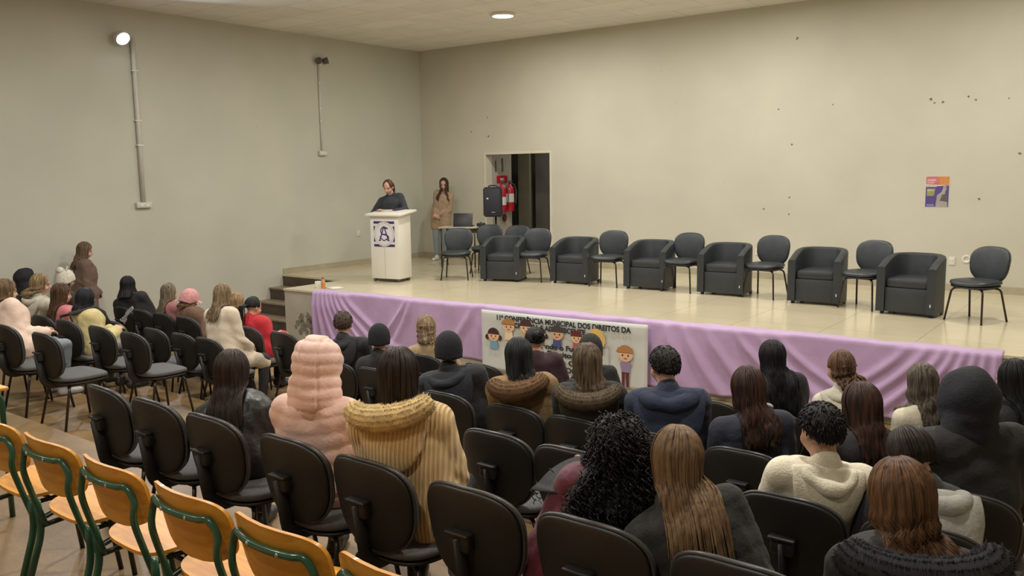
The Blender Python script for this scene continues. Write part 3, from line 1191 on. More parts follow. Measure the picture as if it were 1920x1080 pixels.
bm = bmesh.new()
box(bm, (0, 0, 0.009), (0.36, 0.25, 0.018), bevel=0.004)
link('keyboard_base', bm, M_BLACK, lt, smooth='auto')
bm = bmesh.new()
box(bm, (0, 0, 0.12), (0.36, 0.012, 0.24), bevel=0.004)
for v in bm.verts:
    v.co = Matrix.Rotation(math.radians(18), 3, 'X') @ v.co
    v.co = Vector((v.co.x, -v.co.y - 0.115, v.co.z + 0.016))
link('screen', bm, M_BLACK, lt, smooth='auto')
hp = empty('mixer_box', (2.26, -0.86, STAGE + 0.748), math.radians(25))
tag(hp, 'small black sound unit beside the laptop on the table', 'device')
bm = bmesh.new()
box(bm, (0, 0, 0.03), (0.14, 0.12, 0.06), bevel=0.012)
link('case', bm, M_BLACK, hp, smooth='auto')
bm = bmesh.new()
lathe(bm, [(0.02, .058), (0.018, .078), (0.0001, .08)], 14)
link('dial', bm, M_DKMET, hp)

spk_stand = empty('speaker_stand', (2.55, -0.78, STAGE))
tag(spk_stand, 'black tripod stand holding the loudspeaker in front of the doorway', 'stand')
bm = bmesh.new()
tube(bm, [(0, 0, 0.12), (0, 0, 0.95)], 0.018, 10)
link('pole', bm, M_TUBE, spk_stand)
bm = bmesh.new()
lathe(bm, [(0.03, .50), (0.03, .58)], 14)
link('collar', bm, M_BLACK, spk_stand)
for k in range(3):
    a = 2 * PI * k / 3 + 0.4
    bm = bmesh.new()
    tube(bm, [(0.02 * math.cos(a), 0.02 * math.sin(a), 0.54), (0.36 * math.cos(a), 0.36 * math.sin(a), 0.012)], 0.011, 8)
    tube(bm, [(0.015 * math.cos(a), 0.015 * math.sin(a), 0.20), (0.22 * math.cos(a), 0.22 * math.sin(a), 0.22)], 0.008, 8)
    link('leg', bm, M_TUBE, spk_stand)
spk = empty('loudspeaker', (2.52, -0.80, STAGE + 0.93), math.radians(28))
tag(spk, 'black loudspeaker box on a stand in front of the doorway', 'speaker')
bm = bmesh.new()
prof = [(-.17, -.15), (.17, -.15), (.165, .02), (.10, .14), (-.10, .14), (-.165, .02)]
prism(bm, prof, 0.0, 0.54)
bmesh.ops.bevel(bm, geom=bm.edges[:], offset=0.025, segments=3, affect='EDGES')
link('cabinet', bm, M_BLACK, spk, smooth='auto')
bm = bmesh.new()
box(bm, (0, -.152, .29), (.29, .012, .44), bevel=0.005)
link('grille', bm, mat('speaker_grille', (0.022, 0.022, 0.035), 0.55, nscale=120, namt=0.5, bump=0.6, bscale=200), spk, smooth='auto')
bm = bmesh.new()
box(bm, (-.085, -.1595, .335), (.035, .004, .03))
link('logo_badge', bm, mat('pale_badge', (0.55, 0.55, 0.62), 0.3, nscale=10, namt=0.05), spk, smooth=False)
bm = bmesh.new()
box(bm, (0.02, -.1595, .085), (.07, .004, .014))
link('name_badge', bm, mat('grey_badge', (0.30, 0.30, 0.32), 0.3, nscale=10, namt=0.05), spk, smooth=False)
bm = bmesh.new()
tube(bm, catmull([(-.08, -.05, .535), (-.06, -.05, .565), (.06, -.05, .565), (.08, -.05, .535)]), 0.012, 8)
link('handle', bm, M_BLACK, spk)

# ------------------------------------------------------------------ chairs
M_SHELL = mat('chair_shell', (0.016, 0.015, 0.014), 0.5, nscale=6, namt=0.15, bump=0.08, bscale=160)
M_RIM = mat('chair_edge', (0.06, 0.058, 0.055), 0.3, nscale=20, namt=0.15)
M_FAB = mat('grey_seat_fabric', (0.095, 0.093, 0.09), 0.75, nscale=60, namt=0.18, bump=0.3, bscale=250)
M_FABB = mat('dark_back_fabric', (0.035, 0.034, 0.034), 0.75, nscale=60, namt=0.18, bump=0.3, bscale=250)
M_VINYL = mat('slate_vinyl', (0.028, 0.034, 0.038), 0.42, nscale=8, namt=0.12, bump=0.15, bscale=90)
M_VINYL2 = mat('slate_vinyl_tub', (0.026, 0.031, 0.035), 0.46, nscale=6, namt=0.12, bump=0.15, bscale=90)
M_FRAME = mat('brown_black_steel', (0.022, 0.015, 0.013), 0.3, nscale=20, namt=0.2)


def back_fn(zc, tilt, yo, curve=0.9, sign=1):
    ct, st_ = math.cos(tilt), math.sin(tilt)

    def f(u, v, w):
        yy = curve * u * u + w
        return Vector((u, yo + yy * ct - v * st_, zc + v * ct + yy * st_))
    return f


def make_office_chair(name, fabric_seat, fabric_back, shell, back_w=0.455, back_h=0.41, back_z=0.655):
    root = empty(name, (0, 0, 0))
    tilt = math.radians(9)
    # seat cushion and its plastic underside
    bm = bmesh.new()
    pad(bm, superell(0.475, 0.455, 3.0, 44, 0.05), 0.055,
        lambda u, v, w: Vector((u, v + 0.01, 0.44 + w - 0.035 * max(0, (v - 0.12) / 0.11) ** 2 * 0.6)), 0.12, 0.05)
    s = link('seat', bm, fabric_seat, root)
    bm = bmesh.new()
    pad(bm, superell(0.455, 0.435, 3.0, 40, 0.05), 0.03, lambda u, v, w: Vector((u, v + 0.01, 0.402 + w - 0.035 * max(0, (v - 0.12) / 0.11) ** 2 * 0.6)), 0.0, 0.1)
    link('seat_shell', bm, shell, s)
    # backrest
    ol = superell(back_w, back_h, 2.7, 48, 0.08)
    fn = back_fn(back_z, tilt, -0.235)
    bm = bmesh.new()
    pad(bm, ol, 0.045, fn, 0.18, 0.0)
    b = link('backrest', bm, fabric_back, root)
    bm = bmesh.new()
    fn2 = back_fn(back_z, tilt, -0.262)
    pad(bm, [(u * 0.99, v * 0.99) for u, v in ol], 0.02, fn2, 0.0, 0.35)
    link('back_shell', bm, shell, b)
    bm = bmesh.new()
    fn3 = back_fn(back_z, tilt, -0.248)
    tube(bm, [fn3(u * 1.005, v * 1.005, 0) for u, v in ol], 0.0085, 6, closed=True)
    link('back_rim', bm, M_RIM, b)
    # L-shaped spine with a height knob
    bm = bmesh.new()
    P = round_path([(0, 0.02, 0.385), (0, -0.265, 0.385), (0, -0.305, back_z + 0.02)], 0.09, 8)
    tube(bm, P, 0.036, 10, flat=0.35)
    sp = link('back_spine', bm, shell, root)
    bm = bmesh.new()
    box(bm, (0, -0.292, back_z + 0.0), (0.10, 0.05, 0.075), bevel=0.012)
    box(bm, (0, -0.306, back_z + 0.034), (0.112, 0.045, 0.014), bevel=0.005)
    link('height_knob', bm, shell, sp)
    bm = bmesh.new()
    box(bm, (0, 0.0, 0.375), (0.30, 0.26, 0.022), bevel=0.005)
    link('seat_plate', bm, M_FRAME, root, smooth='auto')
    for sx in (-1, 1):
        bm = bmesh.new()
        tube(bm, round_path([(sx * .10, 0.10, 0.372), (sx * .185, 0.165, 0.368), (sx * .225, 0.215, 0.0)], 0.05, 6), 0.0115, 9)
        link('leg', bm, M_FRAME, root)
        bm = bmesh.new()
        tube(bm, round_path([(sx * .10, -0.10, 0.372), (sx * .185, -0.145, 0.368), (sx * .225, -0.225, 0.0)], 0.05, 6), 0.0115, 9)
        link('leg', bm, M_FRAME, root)
    return root


audience_proto = make_office_chair('office_chair', M_FAB, M_FABB, M_SHELL)
_used = [False]


def put_chair(x, yb, label, rz=0.0, group='black audience chairs'):
    o = audience_proto if not _used[0] else copy_tree(audience_proto)
    _used[0] = True
    y = yb + 0.25
    o.location = (x, y, level_at(y))
    o.rotation_euler = (0, 0, math.radians(rz))
    tag(o, label, 'chair', group)
    return o


YA, YA2, YB, YC, YD = -10.8, -9.8, -8.95, -8.1, -7.45
CH = 'black padded chair '
# back row
put_chair(7.63, YA, 'empty ' + CH + 'at the left end of the back row, by the open floor', -3)
put_chair(8.11, YA, 'empty ' + CH + 'second in the back row, left of the glossy jacket')
put_chair(8.63, YA, CH + 'under the long dark-haired person in the glossy black jacket')
put_chair(9.24, YA, CH + 'under the person in the pink hooded puffer jacket')
put_chair(9.75, YA, CH + 'under the person in the mustard corduroy coat with fur trim')
put_chair(10.30, YA, 'empty ' + CH + 'in the back row just right of the mustard corduroy coat')
put_chair(10.83, YA, CH + 'under the person with big black curls and burgundy jacket')
put_chair(11.36, YA, CH + 'under the bowed person with long straight light brown hair')
put_chair(11.86, YA, CH + 'under the auburn-haired person in the black fur collar')
# second row
put_chair(9.63, YA2, 'empty ' + CH + 'in front of the gap right of the mustard corduroy coat')
put_chair(10.10, YA2, 'empty ' + CH + 'mostly hidden behind the big black curls')
put_chair(11.17, YA2, CH + 'under the boy in the cream sweater with short dark hair')
put_chair(11.68, YA2, CH + 'under the bent person in dark grey with a pale grey hood')
put_chair(3.33, YA2, CH + 'under the light pink puffer jacket with jeans at the left edge')
put_chair(3.86, YA2, 'empty ' + CH + 'cut by the left edge, before the light pink puffer')
put_chair(4.62, YA2, 'empty ' + CH + 'with wide grey seat beside the pale jeans at the left edge')
# third row
put_chair(2.12, YB, CH + 'under the blonde in the cream fleece on the left')
put_chair(2.67, YB, CH + 'under the long brown-haired girl in the coral pink top')
put_chair(3.22, YB, CH + 'under the black-haired person in pale yellow with dark straps')
put_chair(3.90, YB, 'empty ' + CH + 'just right of the pale yellow jacket in the left block')
put_chair(4.52, YB, 'empty ' + CH + 'with big grey seat at the aisle end of the left block')
put_chair(8.52, YB, CH + 'under the person in dark knit cap and black padded jacket')
put_chair(9.10, YB, CH + 'under the person in tan coat with brown fur collar')
put_chair(9.57, YB, CH + 'under the brown-haired person whose dark coat has a fur hood')
put_chair(10.10, YB, CH + 'under the dark-haired boy in the navy jacket')
put_chair(10.63, YB, CH + 'under the long dark-haired person with a white clip in navy')
put_chair(11.17, YB, CH + 'under the dark-haired person in front of the cream-sweater boy')
put_chair(11.68, YB, CH + 'under the person in the big dark hood at right')
# fourth row, left
put_chair(1.08, -8.62, CH + 'under the black-hooded person at the far left')
put_chair(1.07, YC, CH + 'under the person in the white knit hat')
put_chair(2.55, YC, 'empty ' + CH + 'right of the yellow jacket, behind the white-printed black coat')
put_chair(3.42, YC, 'empty ' + CH + 'in the left block directly behind the grey-blonde hair')
put_chair(3.98, YC, 'empty ' + CH + 'in the left block behind the pink cap')
put_chair(4.44, YC, CH + 'under the blonde in the long cream coat')
# front row, left
put_chair(1.54, YD, CH + 'under the person in black with white print on the back')
put_chair(2.02, YD, 'empty ' + CH + 'between the white-printed black coat and the grey-blonde hair')
put_chair(2.50, YD, CH + 'under the grey-blonde long-haired person in dusty pink')
put_chair(3.02, YD, CH + 'under the person in the pink cap and brown jacket')
put_chair(3.70, YD, CH + 'under the blonde hidden behind the cream coat')
put_chair(4.22, YD, CH + 'under the person in the red jacket')
put_chair(4.85, YD, 'empty ' + CH + 'right of the red jacket, near the steps')
# front rows, middle and right
put_chair(6.45, YC, CH + 'under the short-haired boy in the black jacket')
put_chair(6.94, YC, CH + 'under the person in the plain black knit cap')
put_chair(6.93, YD, CH + 'under the blonde with tied hair in a beige jacket')
put_chair(7.62, YD, 'empty ' + CH + 'between the dark knit cap and the tan fur-collar coat')
put_chair(8.16, YD, CH + 'under the black-haired person in burgundy before the banner')
put_chair(8.71, YD, CH + 'under the dark-capped person in front of the banner')
put_chair(9.78, YD, 'empty ' + CH + 'right of the navy jacket, below the banner end')
put_chair(10.22, YD, CH + 'under the black-coated person with very long black hair')
put_chair(10.72, YD, CH + 'under the wavy light brown hair and cream hoodie')
put_chair(11.22, YD, CH + 'under the long ash brown hair and cream top')
put_chair(11.72, YD, CH + 'under the dark figure at the right edge')

# office chairs on the stage
stage_proto = make_office_chair('office_chair', M_VINYL, M_VINYL, M_SHELL, 0.46, 0.40, 0.62)
bm = bmesh.new()
box(bm, (0.226, -0.205, 0.605), (0.006, 0.012, 0.03))
link('size_tag', bm, M_WHITE, stage_proto, smooth=False)
SCH = [  # x, y, rotation
    (3.12, -2.56, 210, 'slate vinyl chair in front of the laptop table, left of the tub chairs'),
    (2.97, -1.60, 200, 'slate vinyl chair on the stage behind the leftmost tub chair, half hidden'),
    (3.56, -1.62, 190, 'slate vinyl chair behind the first two tub chairs, the left of that pair'),
    (4.33, -2.09, 194, 'slate vinyl chair behind the first two tub chairs, the right of that pair'),
    (5.67, -1.99, 188, 'slate vinyl chair with a thin side arm between the second and third tub chairs'),
    (6.88, -1.95, 180, 'slate vinyl chair between the third and fourth tub chairs'),
    (8.09, -1.91, 174, 'slate vinyl chair between the fourth and fifth tub chairs'),
    (9.44, -2.15, 166, 'slate vinyl chair between the fifth and sixth tub chairs'),
    (10.72, -2.46, 154, 'slate vinyl chair at the right end of the stage, whole and unobstructed')]
for i, (x, y, rz, lab) in enumerate(SCH):
    o = stage_proto if i == 0 else copy_tree(stage_proto)
    a = math.radians(rz)
    o.location = (x, y, STAGE)
    o.rotation_euler = (0, 0, a)
    tag(o, lab, 'chair', 'slate chairs on the stage')
    if i == 4:
        bm = bmesh.new()
        tube(bm, catmull([(0.245, -0.20, 0.62), (0.285, -0.10, 0.63), (0.30, 0.03, 0.55), (0.27, 0.16, 0.42)]), 0.009, 8)
        link('side_arm', bm, M_TUBE, o)


# tub armchairs
def make_tub(name):
    root = empty(name, (0, 0, 0))
    W, D, T = 0.66, 0.60, 0.095

    def plan(off, n=60):
        """U path front-right -> back -> front-left, inset by off"""
        hw, r = W / 2 - off, 0.27 - off * 0.9
        yf, yb = D / 2, -D / 2 + off
        pts = [(hw, yf)]
        for k in range(1, 8):
            pts.append((hw, yf + (yb + r - yf) * k / 8))
        for k in range(13):
            a = PI / 2 * k / 12
            pts.append((hw - r + r * math.cos(a), yb + r - r * math.sin(a)))
        for k in range(1, 6):
            pts.append((hw - r + (-2 * (hw - r)) * k / 6, yb))
        for k in range(13):
            a = PI / 2 * k / 12
            pts.append((-hw + r - r * math.sin(a), yb + r - r * math.cos(a)))
        for k in range(7, 0, -1):
            pts.append((-hw, yf + (yb + r - yf) * k / 8))
        pts.append((-hw, yf))
        return pts
    po, pi = plan(0.0), plan(T)

    def top(y):
        t = (y + D / 2) / D      # 0 back, 1 front
        return 0.700 - 0.02 * t - 0.115 * max(0, (t - 0.12) / 0.88) ** 1.7
    bm = bmesh.new()
    secs = []
    for (o_, i_) in zip(po, pi):
        zt = top(o_[1])
        ox, oy = o_
        ix, iy = i_

        def mix(t, z):
            return bm.verts.new((ox + (ix - ox) * t, oy + (iy - oy) * t, z))
        secs.append([mix(0.0, 0.035), mix(0.0, zt - 0.03), mix(0.08, zt - 0.009), mix(0.28, zt), mix(0.72, zt), mix(0.92, zt - 0.009), mix(1.0, zt - 0.03), mix(1.0, 0.035)])
    n = len(secs[0])
    for a, b in zip(secs[:-1], secs[1:]):
        for k in range(n):
            bm.faces.new((a[k], a[(k + 1) % n], b[(k + 1) % n], b[k]))
    bm.faces.new(secs[0][::-1])
    bm.faces.new(secs[-1])
    link('shell', bm, M_VINYL2, root, smooth='auto')
    bm = bmesh.new()
    iw = W - 2 * T - 0.004
    box(bm, (0, 0.02, 0.375), (iw, D - 0.10, 0.12), bevel=0.035)
    link('seat_cushion', bm, M_VINYL2, root, smooth='auto')
    bm = bmesh.new()
    box(bm, (0, D / 2 - 0.045, 0.178), (iw, 0.05, 0.285), bevel=0.006)
    link('front_panel', bm, M_VINYL2, root, smooth='auto')
    bm = bmesh.new()
    box(bm, (-iw / 2 - 0.046, D / 2 + 0.001, 0.14), (0.012, 0.004, 0.035))
    link('fabric_tag', bm, M_WHITE, root, smooth=False)
    for sx in (-1, 1):
        for sy in (-1, 1):
            bm = bmesh.new()
            lathe(bm, [(0.022, 0), (0.026, 0.036)], 12, (sx * .27, sy * (.24 if sy > 0 else .2), 0))
            link('foot', bm, M_BLACK, root)
    return root


tub = make_tub('tub_armchair')
TUBS = [((3.65, -2.58), (4.25, -2.38), 'leftmost dark slate tub armchair on the stage, closest to the lectern'),
        ((4.72, -2.20), (5.40, -2.13), 'second dark slate tub armchair from the lectern'),
        ((6.04, -2.17), (6.68, -2.11), 'third dark slate tub armchair from the lectern, below the wall right of the doorway'),
        ((7.19, -2.15), (7.86, -2.11), 'fourth dark slate tub armchair from the lectern'),
        ((8.52, -2.29), (9.18, -2.25), 'fifth dark slate tub armchair from the lectern'),
        ((9.70, -2.52), (10.29, -2.57), 'rightmost dark slate tub armchair on the stage, below the poster side')]
for i, (a, b, lab) in enumerate(TUBS):
    o = tub if i == 0 else copy_tree(tub)
    a, b = Vector(a), Vector(b)
    d = (b - a).normalized()
    nf = Vector((d.y, -d.x))
    c = (a + b) / 2 - nf * 0.30
    o.location = (c.x, c.y, STAGE)
    o.rotation_euler = (0, 0, math.atan2(-nf.x, nf.y))
    tag(o, lab, 'armchair', 'tub armchairs on the stage')

# orange school chairs
def ply_mat(name, c1, c2):
    m = bpy.data.materials.new(name)
    m.use_nodes = True
    nt = m.node_tree
    b = nt.nodes['Principled BSDF']
    b.inputs['Roughness'].default_value = 0.42
    b.inputs['Coat Weight'].default_value = 0.08
    tc = nt.nodes.new('ShaderNodeTexCoord')
    mp = nt.nodes.new('ShaderNodeMapping')
    mp.inputs['Scale'].default_value = (3, 40, 40)
    nt.links.new(tc.outputs['Object'], mp.inputs['Vector'])
    n = nt.nodes.new('ShaderNodeTexNoise')
    n.inputs['Scale'].default_value = 1.0
    n.inputs['Detail'].default_value = 6
    n.inputs['Distortion'].default_value = 0.6
    nt.links.new(mp.outputs['Vector'], n.inputs['Vector'])
    rp = nt.nodes.new('ShaderNodeValToRGB')
    rp.color_ramp.elements[0].position = 0.3
    rp.color_ramp.elements[1].position = 0.7
    rp.color_ramp.elements[0].color = (*c1, 1)
    rp.color_ramp.elements[1].color = (*c2, 1)
    nt.links.new(n.outputs['Fac'], rp.inputs['Fac'])
    nt.links.new(rp.outputs['Color'], b.inputs['Base Color'])
    MATS[name] = m
    return m


M_PLY = ply_mat('varnished_plywood', (0.60, 0.245, 0.022), (0.78, 0.37, 0.045))
M_GREEN = mat('green_enamel', (0.018, 0.080, 0.042), 0.28, nscale=12, namt=0.2, coat=0.3)
M_GREEN_D = mat('green_enamel_dark', (0.012, 0.022, 0.014), 0.35, nscale=12, namt=0.2)
M_RIVET = mat('steel_rivet', (0.55, 0.55, 0.52), 0.25, metal=1.0, nscale=10, namt=0.05)


def ply_sheet(bm, outline, fn, th):
    n = len(outline)
    rs = [0.25, 0.5, 0.75, 0.92, 1.0]
    caps = []
    for w in (-th / 2, th / 2):
        c = bm.verts.new(fn(0, 0, w))
        rings = [[bm.verts.new(fn(u * s, v * s, w)) for u, v in outline] for s in rs]
        for k in range(n):
            bm.faces.new((c, rings[0][k], rings[0][(k + 1) % n]))
        for a, b in zip(rings[:-1], rings[1:]):
            for k in range(n):
                bm.faces.new((a[k], b[k], b[(k + 1) % n], a[(k + 1) % n]))
        caps.append(rings[-1])
    for k in range(n):
        bm.faces.new((caps[0][k], caps[1][k], caps[1][(k + 1) % n], caps[0][(k + 1) % n]))


def make_school_chair(name):
    root = empty(name, (0, 0, 0))
    # seat: plywood with a soft roll at the front
    bm = bmesh.new()
    ply_sheet(bm, superell(0.41, 0.39, 3.6, 48, -0.03), lambda u, v, w: Vector((u, v + 0.06, 0.455 + w + 0.012 * math.cos(v * 8) - 0.03 * max(0, (v - 0.1) / 0.095) ** 2 + 0.10 * u * u)), 0.014)
    link('seat', bm, M_PLY, root, smooth='auto')
    # backrest: curved plywood with rounded upper corners and bowed lower edge
    ol = []
    for (u, v) in superell(0.445, 0.215, 4.0, 60, 0.0):
        if v < 0:
            v *= 1.0 + 0.25 * (1 - (u / 0.2225) ** 2)
        ol.append((u, v))
    tl = math.radians(12)

    def fb(u, v, w):
        yy = 1.05 * u * u + w
        return Vector((u, -0.185 + yy - v * math.tan(tl), 0.695 + v))
    bm = bmesh.new()
    ply_sheet(bm, ol, fb, 0.013)
    b = link('backrest', bm, M_PLY, root, smooth='auto')
    # hoop of green tube behind the back, running down to the seat rails
    hoop = []
    zt = 0.735
    for s in (-1, 1):
        side = [(s * .205, -0.115, 0.36), (s * .203, -0.155, 0.50), (s * .200, -0.185, 0.62)]
        hoop.append(side)
    across = []
    for k in range(9):
        u = -0.165 + 0.33 * k / 8
        across.append(tuple(fb(u, zt - 0.695, -0.021)))
    path = hoop[0] + [(-0.197, -0.178, 0.69)] + across + [(0.197, -0.178, 0.69)] + hoop[1][::-1]
    bm = bmesh.new()
    tube(bm, catmull(path, 5), 0.0125, 10)
    fr = link('back_frame', bm, M_GREEN, root)
    for u in (-0.06, 0.08):
        bm = bmesh.new()
        p = fb(u, zt - 0.695, -0.033)
        r = bmesh.ops.create_uvsphere(bm, u_segments=10, v_segments=6, radius=0.008)
        for v in r['verts']:
            v.co = Vector((v.co.x, v.co.y * 0.5, v.co.z)) + p
        link('rivet', bm, M_RIVET, fr)
    for s in (-1, 1):
        bm = bmesh.new()
        tube(bm, round_path([(s * .225, -0.135, 0.47), (s * .218, -0.125, 0.34), (s * .225, -0.235, 0.0)], 0.08, 6), 0.0145, 10)
        link('leg', bm, M_GREEN, root)
        bm = bmesh.new()
        tube(bm, round_path([(s * .215, -0.125, 0.36), (s * .19, -0.02, 0.375), (s * .175, 0.19, 0.425), (s * .19, 0.245, 0.0)], 0.06, 6), 0.0115, 9)
        link('leg', bm, M_GREEN_D, root)
        bm = bmesh.new()
        tube(bm, [(s * .17, -0.10, 0.43), (s * .17, 0.23, 0.43)], 0.010, 8)
        link('seat_rail', bm, M_GREEN_D, root)
    bm = bmesh.new()
    tube(bm, [(-.19, 0.02, 0.385), (.19, 0.02, 0.385)], 0.009, 8)
    link('cross_bar', bm, M_GREEN_D, root)
    return root


sch = make_school_chair('school_chair')
OY = -11.48
ORN = [(8.47, 'orange wooden school chair with green frame, cut by the left edge of the photo'),
       (8.96, 'orange wooden school chair with green frame, leftmost whole one of the row'),
       (9.445, 'orange wooden school chair with green frame, second whole one from the left edge'),
       (9.94, 'orange wooden school chair with green frame, below the second empty black chair'),
       (10.405, 'orange wooden school chair with green frame, below the pink puffer jacket'),
       (10.89, 'orange wooden school chair with green frame, rightmost with only its top corner in view')]
for i, (x, lab) in enumerate(ORN):
    o = sch if i == 0 else copy_tree(sch)
    o.location = (x - 0.14, OY, level_at(OY))
    o.rotation_euler = (0, 0, math.radians([-1, -1, -2, -1.5, -1, -1][i]))
    tag(o, lab, 'chair', 'orange school chairs')
# one more school chair just peeking in at the lower left corner
o = copy_tree(sch)
o.location = (9.64, -12.28, level_at(-12.2))
o.rotation_euler = (0, 0, math.radians(-3))
tag(o, 'orange school chair with only its top showing at the lower left corner', 'chair', 'orange school chairs')

# school desk at the left edge
dk = empty('school_desk', (7.16, -11.45, 0.70), math.radians(0))
tag(dk, 'orange-topped school desk with green tube legs at the left edge', 'desk')
bm = bmesh.new()
box(bm, (0, 0, 0.715), (0.60, 0.44, 0.018), bevel=0.006)
link('desktop', bm, M_PLY, dk, smooth='auto')
for s in (-1, 1):
    bm = bmesh.new()
    tube(bm, round_path([(s * .27, -0.19, 0), (s * .27, -0.19, 0.692), (s * .27, 0.19, 0.692), (s * .27, 0.19, 0)], 0.06, 6), 0.0145, 10)
    link('leg_frame', bm, M_GREEN, dk)
    bm = bmesh.new()
    tube(bm, [(s * .27, -0.19, 0.2), (s * .27, 0.19, 0.2)], 0.011, 8)
    link('side_brace', bm, M_GREEN, dk)
bm = bmesh.new()
tube(bm, [(-.27, 0.0, 0.2), (.27, 0.0, 0.2)], 0.010, 8)
link('cross_bar', bm, M_GREEN, dk)

# ------------------------------------------------------------------ people
M_EYE = mat('eye_dark', (0.02, 0.013, 0.01), 0.25, nscale=20, namt=0.1)
M_LIP = mat('lip_tone', (0.36, 0.12, 0.10), 0.45, nscale=20, namt=0.1)
M_BROW = mat('brow_tone', (0.08, 0.05, 0.035), 0.7, nscale=40, namt=0.2)


def skin_mat(k):
    return mat('skin_tone_%d' % k, [(0.56, 0.33, 0.23), (0.47, 0.26, 0.17), (0.36, 0.19, 0.12)][k], 0.5, nscale=14, namt=0.07, bump=0.08, bscale=200)


def cap_mesh(bm, a, b, ra, rb, n=12):
    a, b = Vector(a), Vector(b)
    d = b - a
    L = d.length
    if L < 1e-6:
        d = Vector((0, 0, 1))
        L = 1e-6
    d.normalize()
    x = d.orthogonal().normalized()
    y = d.cross(x)
    rings = []
    prof = []
    for k in range(1, 4):
        t = PI / 2 * (k / 3 - 1)
        prof.append((a + d * (ra * math.sin(t)), ra * math.cos(t)))
    for k in range(0, 3):
        t = PI / 2 * k / 3
        prof.append((b + d * (rb * math.sin(t)), rb * math.cos(t)))
    va = bm.verts.new(a - d * ra)
    vb = bm.verts.new(b + d * rb)
    for c, r in prof:
        rings.append([bm.verts.new(c + (x * math.cos(2 * PI * k / n) + y * math.sin(2 * PI * k / n)) * r) for k in range(n)])
    for k in range(n):
        bm.faces.new((va, rings[0][(k + 1) % n], rings[0][k]))
        bm.faces.new((vb, rings[-1][k], rings[-1][(k + 1) % n]))
    for p, q in zip(rings[:-1], rings[1:]):
        for k in range(n):
            bm.faces.new((p[k], p[(k + 1) % n], q[(k + 1) % n], q[k]))


def ell_mesh(bm, c, r, R=None, seg=20):
    g = bmesh.ops.create_uvsphere(bm, u_segments=seg, v_segments=seg // 2, radius=1.0)
    for v in g['verts']:
        p = Vector((v.co.x * r[0], v.co.y * r[1], v.co.z * r[2]))
        v.co = (R @ p if R is not None else p) + Vector(c)


def remesh(bm, voxel, smooth=4, factor=0.5):
    bmesh.ops.recalc_face_normals(bm, faces=bm.faces)
    me = bpy.data.meshes.new('tmp')
    bm.to_mesh(me)
    bm.free()
    o = bpy.data.objects.new('tmp', me)
    COL.objects.link(o)
    m = o.modifiers.new('r', 'REMESH')
    m.mode = 'VOXEL'
    m.voxel_size = voxel
    m.use_smooth_shade = True
    if smooth:
        s = o.modifiers.new('s', 'SMOOTH')
        s.factor = factor
        s.iterations = smooth
    dg = bpy.context.evaluated_depsgraph_get()
    out = bpy.data.meshes.new_from_object(o.evaluated_get(dg))
    bpy.data.objects.remove(o)
    bpy.data.meshes.remove(me)
    return out


def get_co(me):
    a = np.zeros(len(me.vertices) * 3)
    me.vertices.foreach_get('co', a)
    return a.reshape(-1, 3)


def get_no(me):
    a = np.zeros(len(me.vertices) * 3)
    me.vertices.foreach_get('normal', a)
    return a.reshape(-1, 3)


def set_co(me, a):
    me.vertices.foreach_set('co', a.ravel())
    me.update()


def ik(a, w, l1, l2, pole):
    a, w = Vector(a), Vector(w)
    d = w - a
    L = d.length
    mx = (l1 + l2) * 0.995
    if L > mx:
        w = a + d * (mx / L)
        d = w - a
        L = mx
    k = (l1 * l1 - l2 * l2 + L * L) / (2 * L)
    h = math.sqrt(max(1e-6, l1 * l1 - k * k))
    dn = d.normalized()
    p = Vector(pole)
    p = p - dn * p.dot(dn)
    p.normalize()
    return a + dn * k + p * h, w


# a relaxed hand along +Y (palm down), wrist at the origin; right hand has its thumb on -X
def make_hand():
    bm = bmesh.new()
    cap_mesh(bm, (-.018, .0, 0), (-.024, .085, 0), .017, .012)
    cap_mesh(bm, (0, -.01, 0), (0, .088, 0.002), .019, .013)
    cap_mesh(bm, (.018, .0, 0), (.026, .078, 0), .016, .011)
    for i, (x, L, y0) in enumerate([(-.030, .068, .088), (-.010, .078, .094), (.010, .072, .091), (.029, .056, .082)]):
        p = Vector((x, y0 - .012, 0.0))
        ang = math.radians(-14 - 3 * i)
        for j, fr in enumerate((.45, .32, .23)):
            q = p + Vector((x * .12, math.cos(ang), math.sin(ang))) * (L * fr)
            cap_mesh(bm, p, q, .0085 - .0009 * j, .0078 - .0009 * j, 8)
            p = q
            ang -= math.radians(24)
    p = Vector((-.024, .022, -.004))
    for (dx, dy, dz, L, r) in [(-.75, .62, -.25, .038, .0115), (-.45, .85, -.30, .030, .0095), (-.15, .95, -.30, .022, .008)]:
        q = p + Vector((dx, dy, dz)) * L
        cap_mesh(bm, p, q, r, r * .9, 8)
        p = q
    me = remesh(bm, .0042, 2)
    return me


HAND = make_hand()
HAND_CO = get_co(HAND)
HAND_POLY = [tuple(p.vertices) for p in HAND.polygons]


def noise_disp(co, f, amp, seed):
    rs = np.random.RandomState(seed)
    d = np.zeros(len(co))
    for k in range(7):
        w = rs.normal(size=3) * f
        d += np.sin(co @ w + rs.uniform(0, 6.28)) * rs.uniform(0.5, 1)
    return d * amp / 3.0


def nearest_cap(co, caps):
    best = np.full(len(co), 1e9)
    idx = np.zeros(len(co), int)
    tt = np.zeros(len(co))
    for i, (a, b, ra, rb) in enumerate(caps):
        a = np.array(a)
        d = np.array(b) - a
        L2 = max(1e-9, d @ d)
        t = np.clip(((co - a) @ d) / L2, 0, 1)
        dist = np.linalg.norm(co - (a + t[:, None] * d), axis=1) - (ra + (rb - ra) * t)
        m = dist < best
        best[m] = dist[m]
        idx[m] = i
        tt[m] = t[m]
    return best, idx, tt


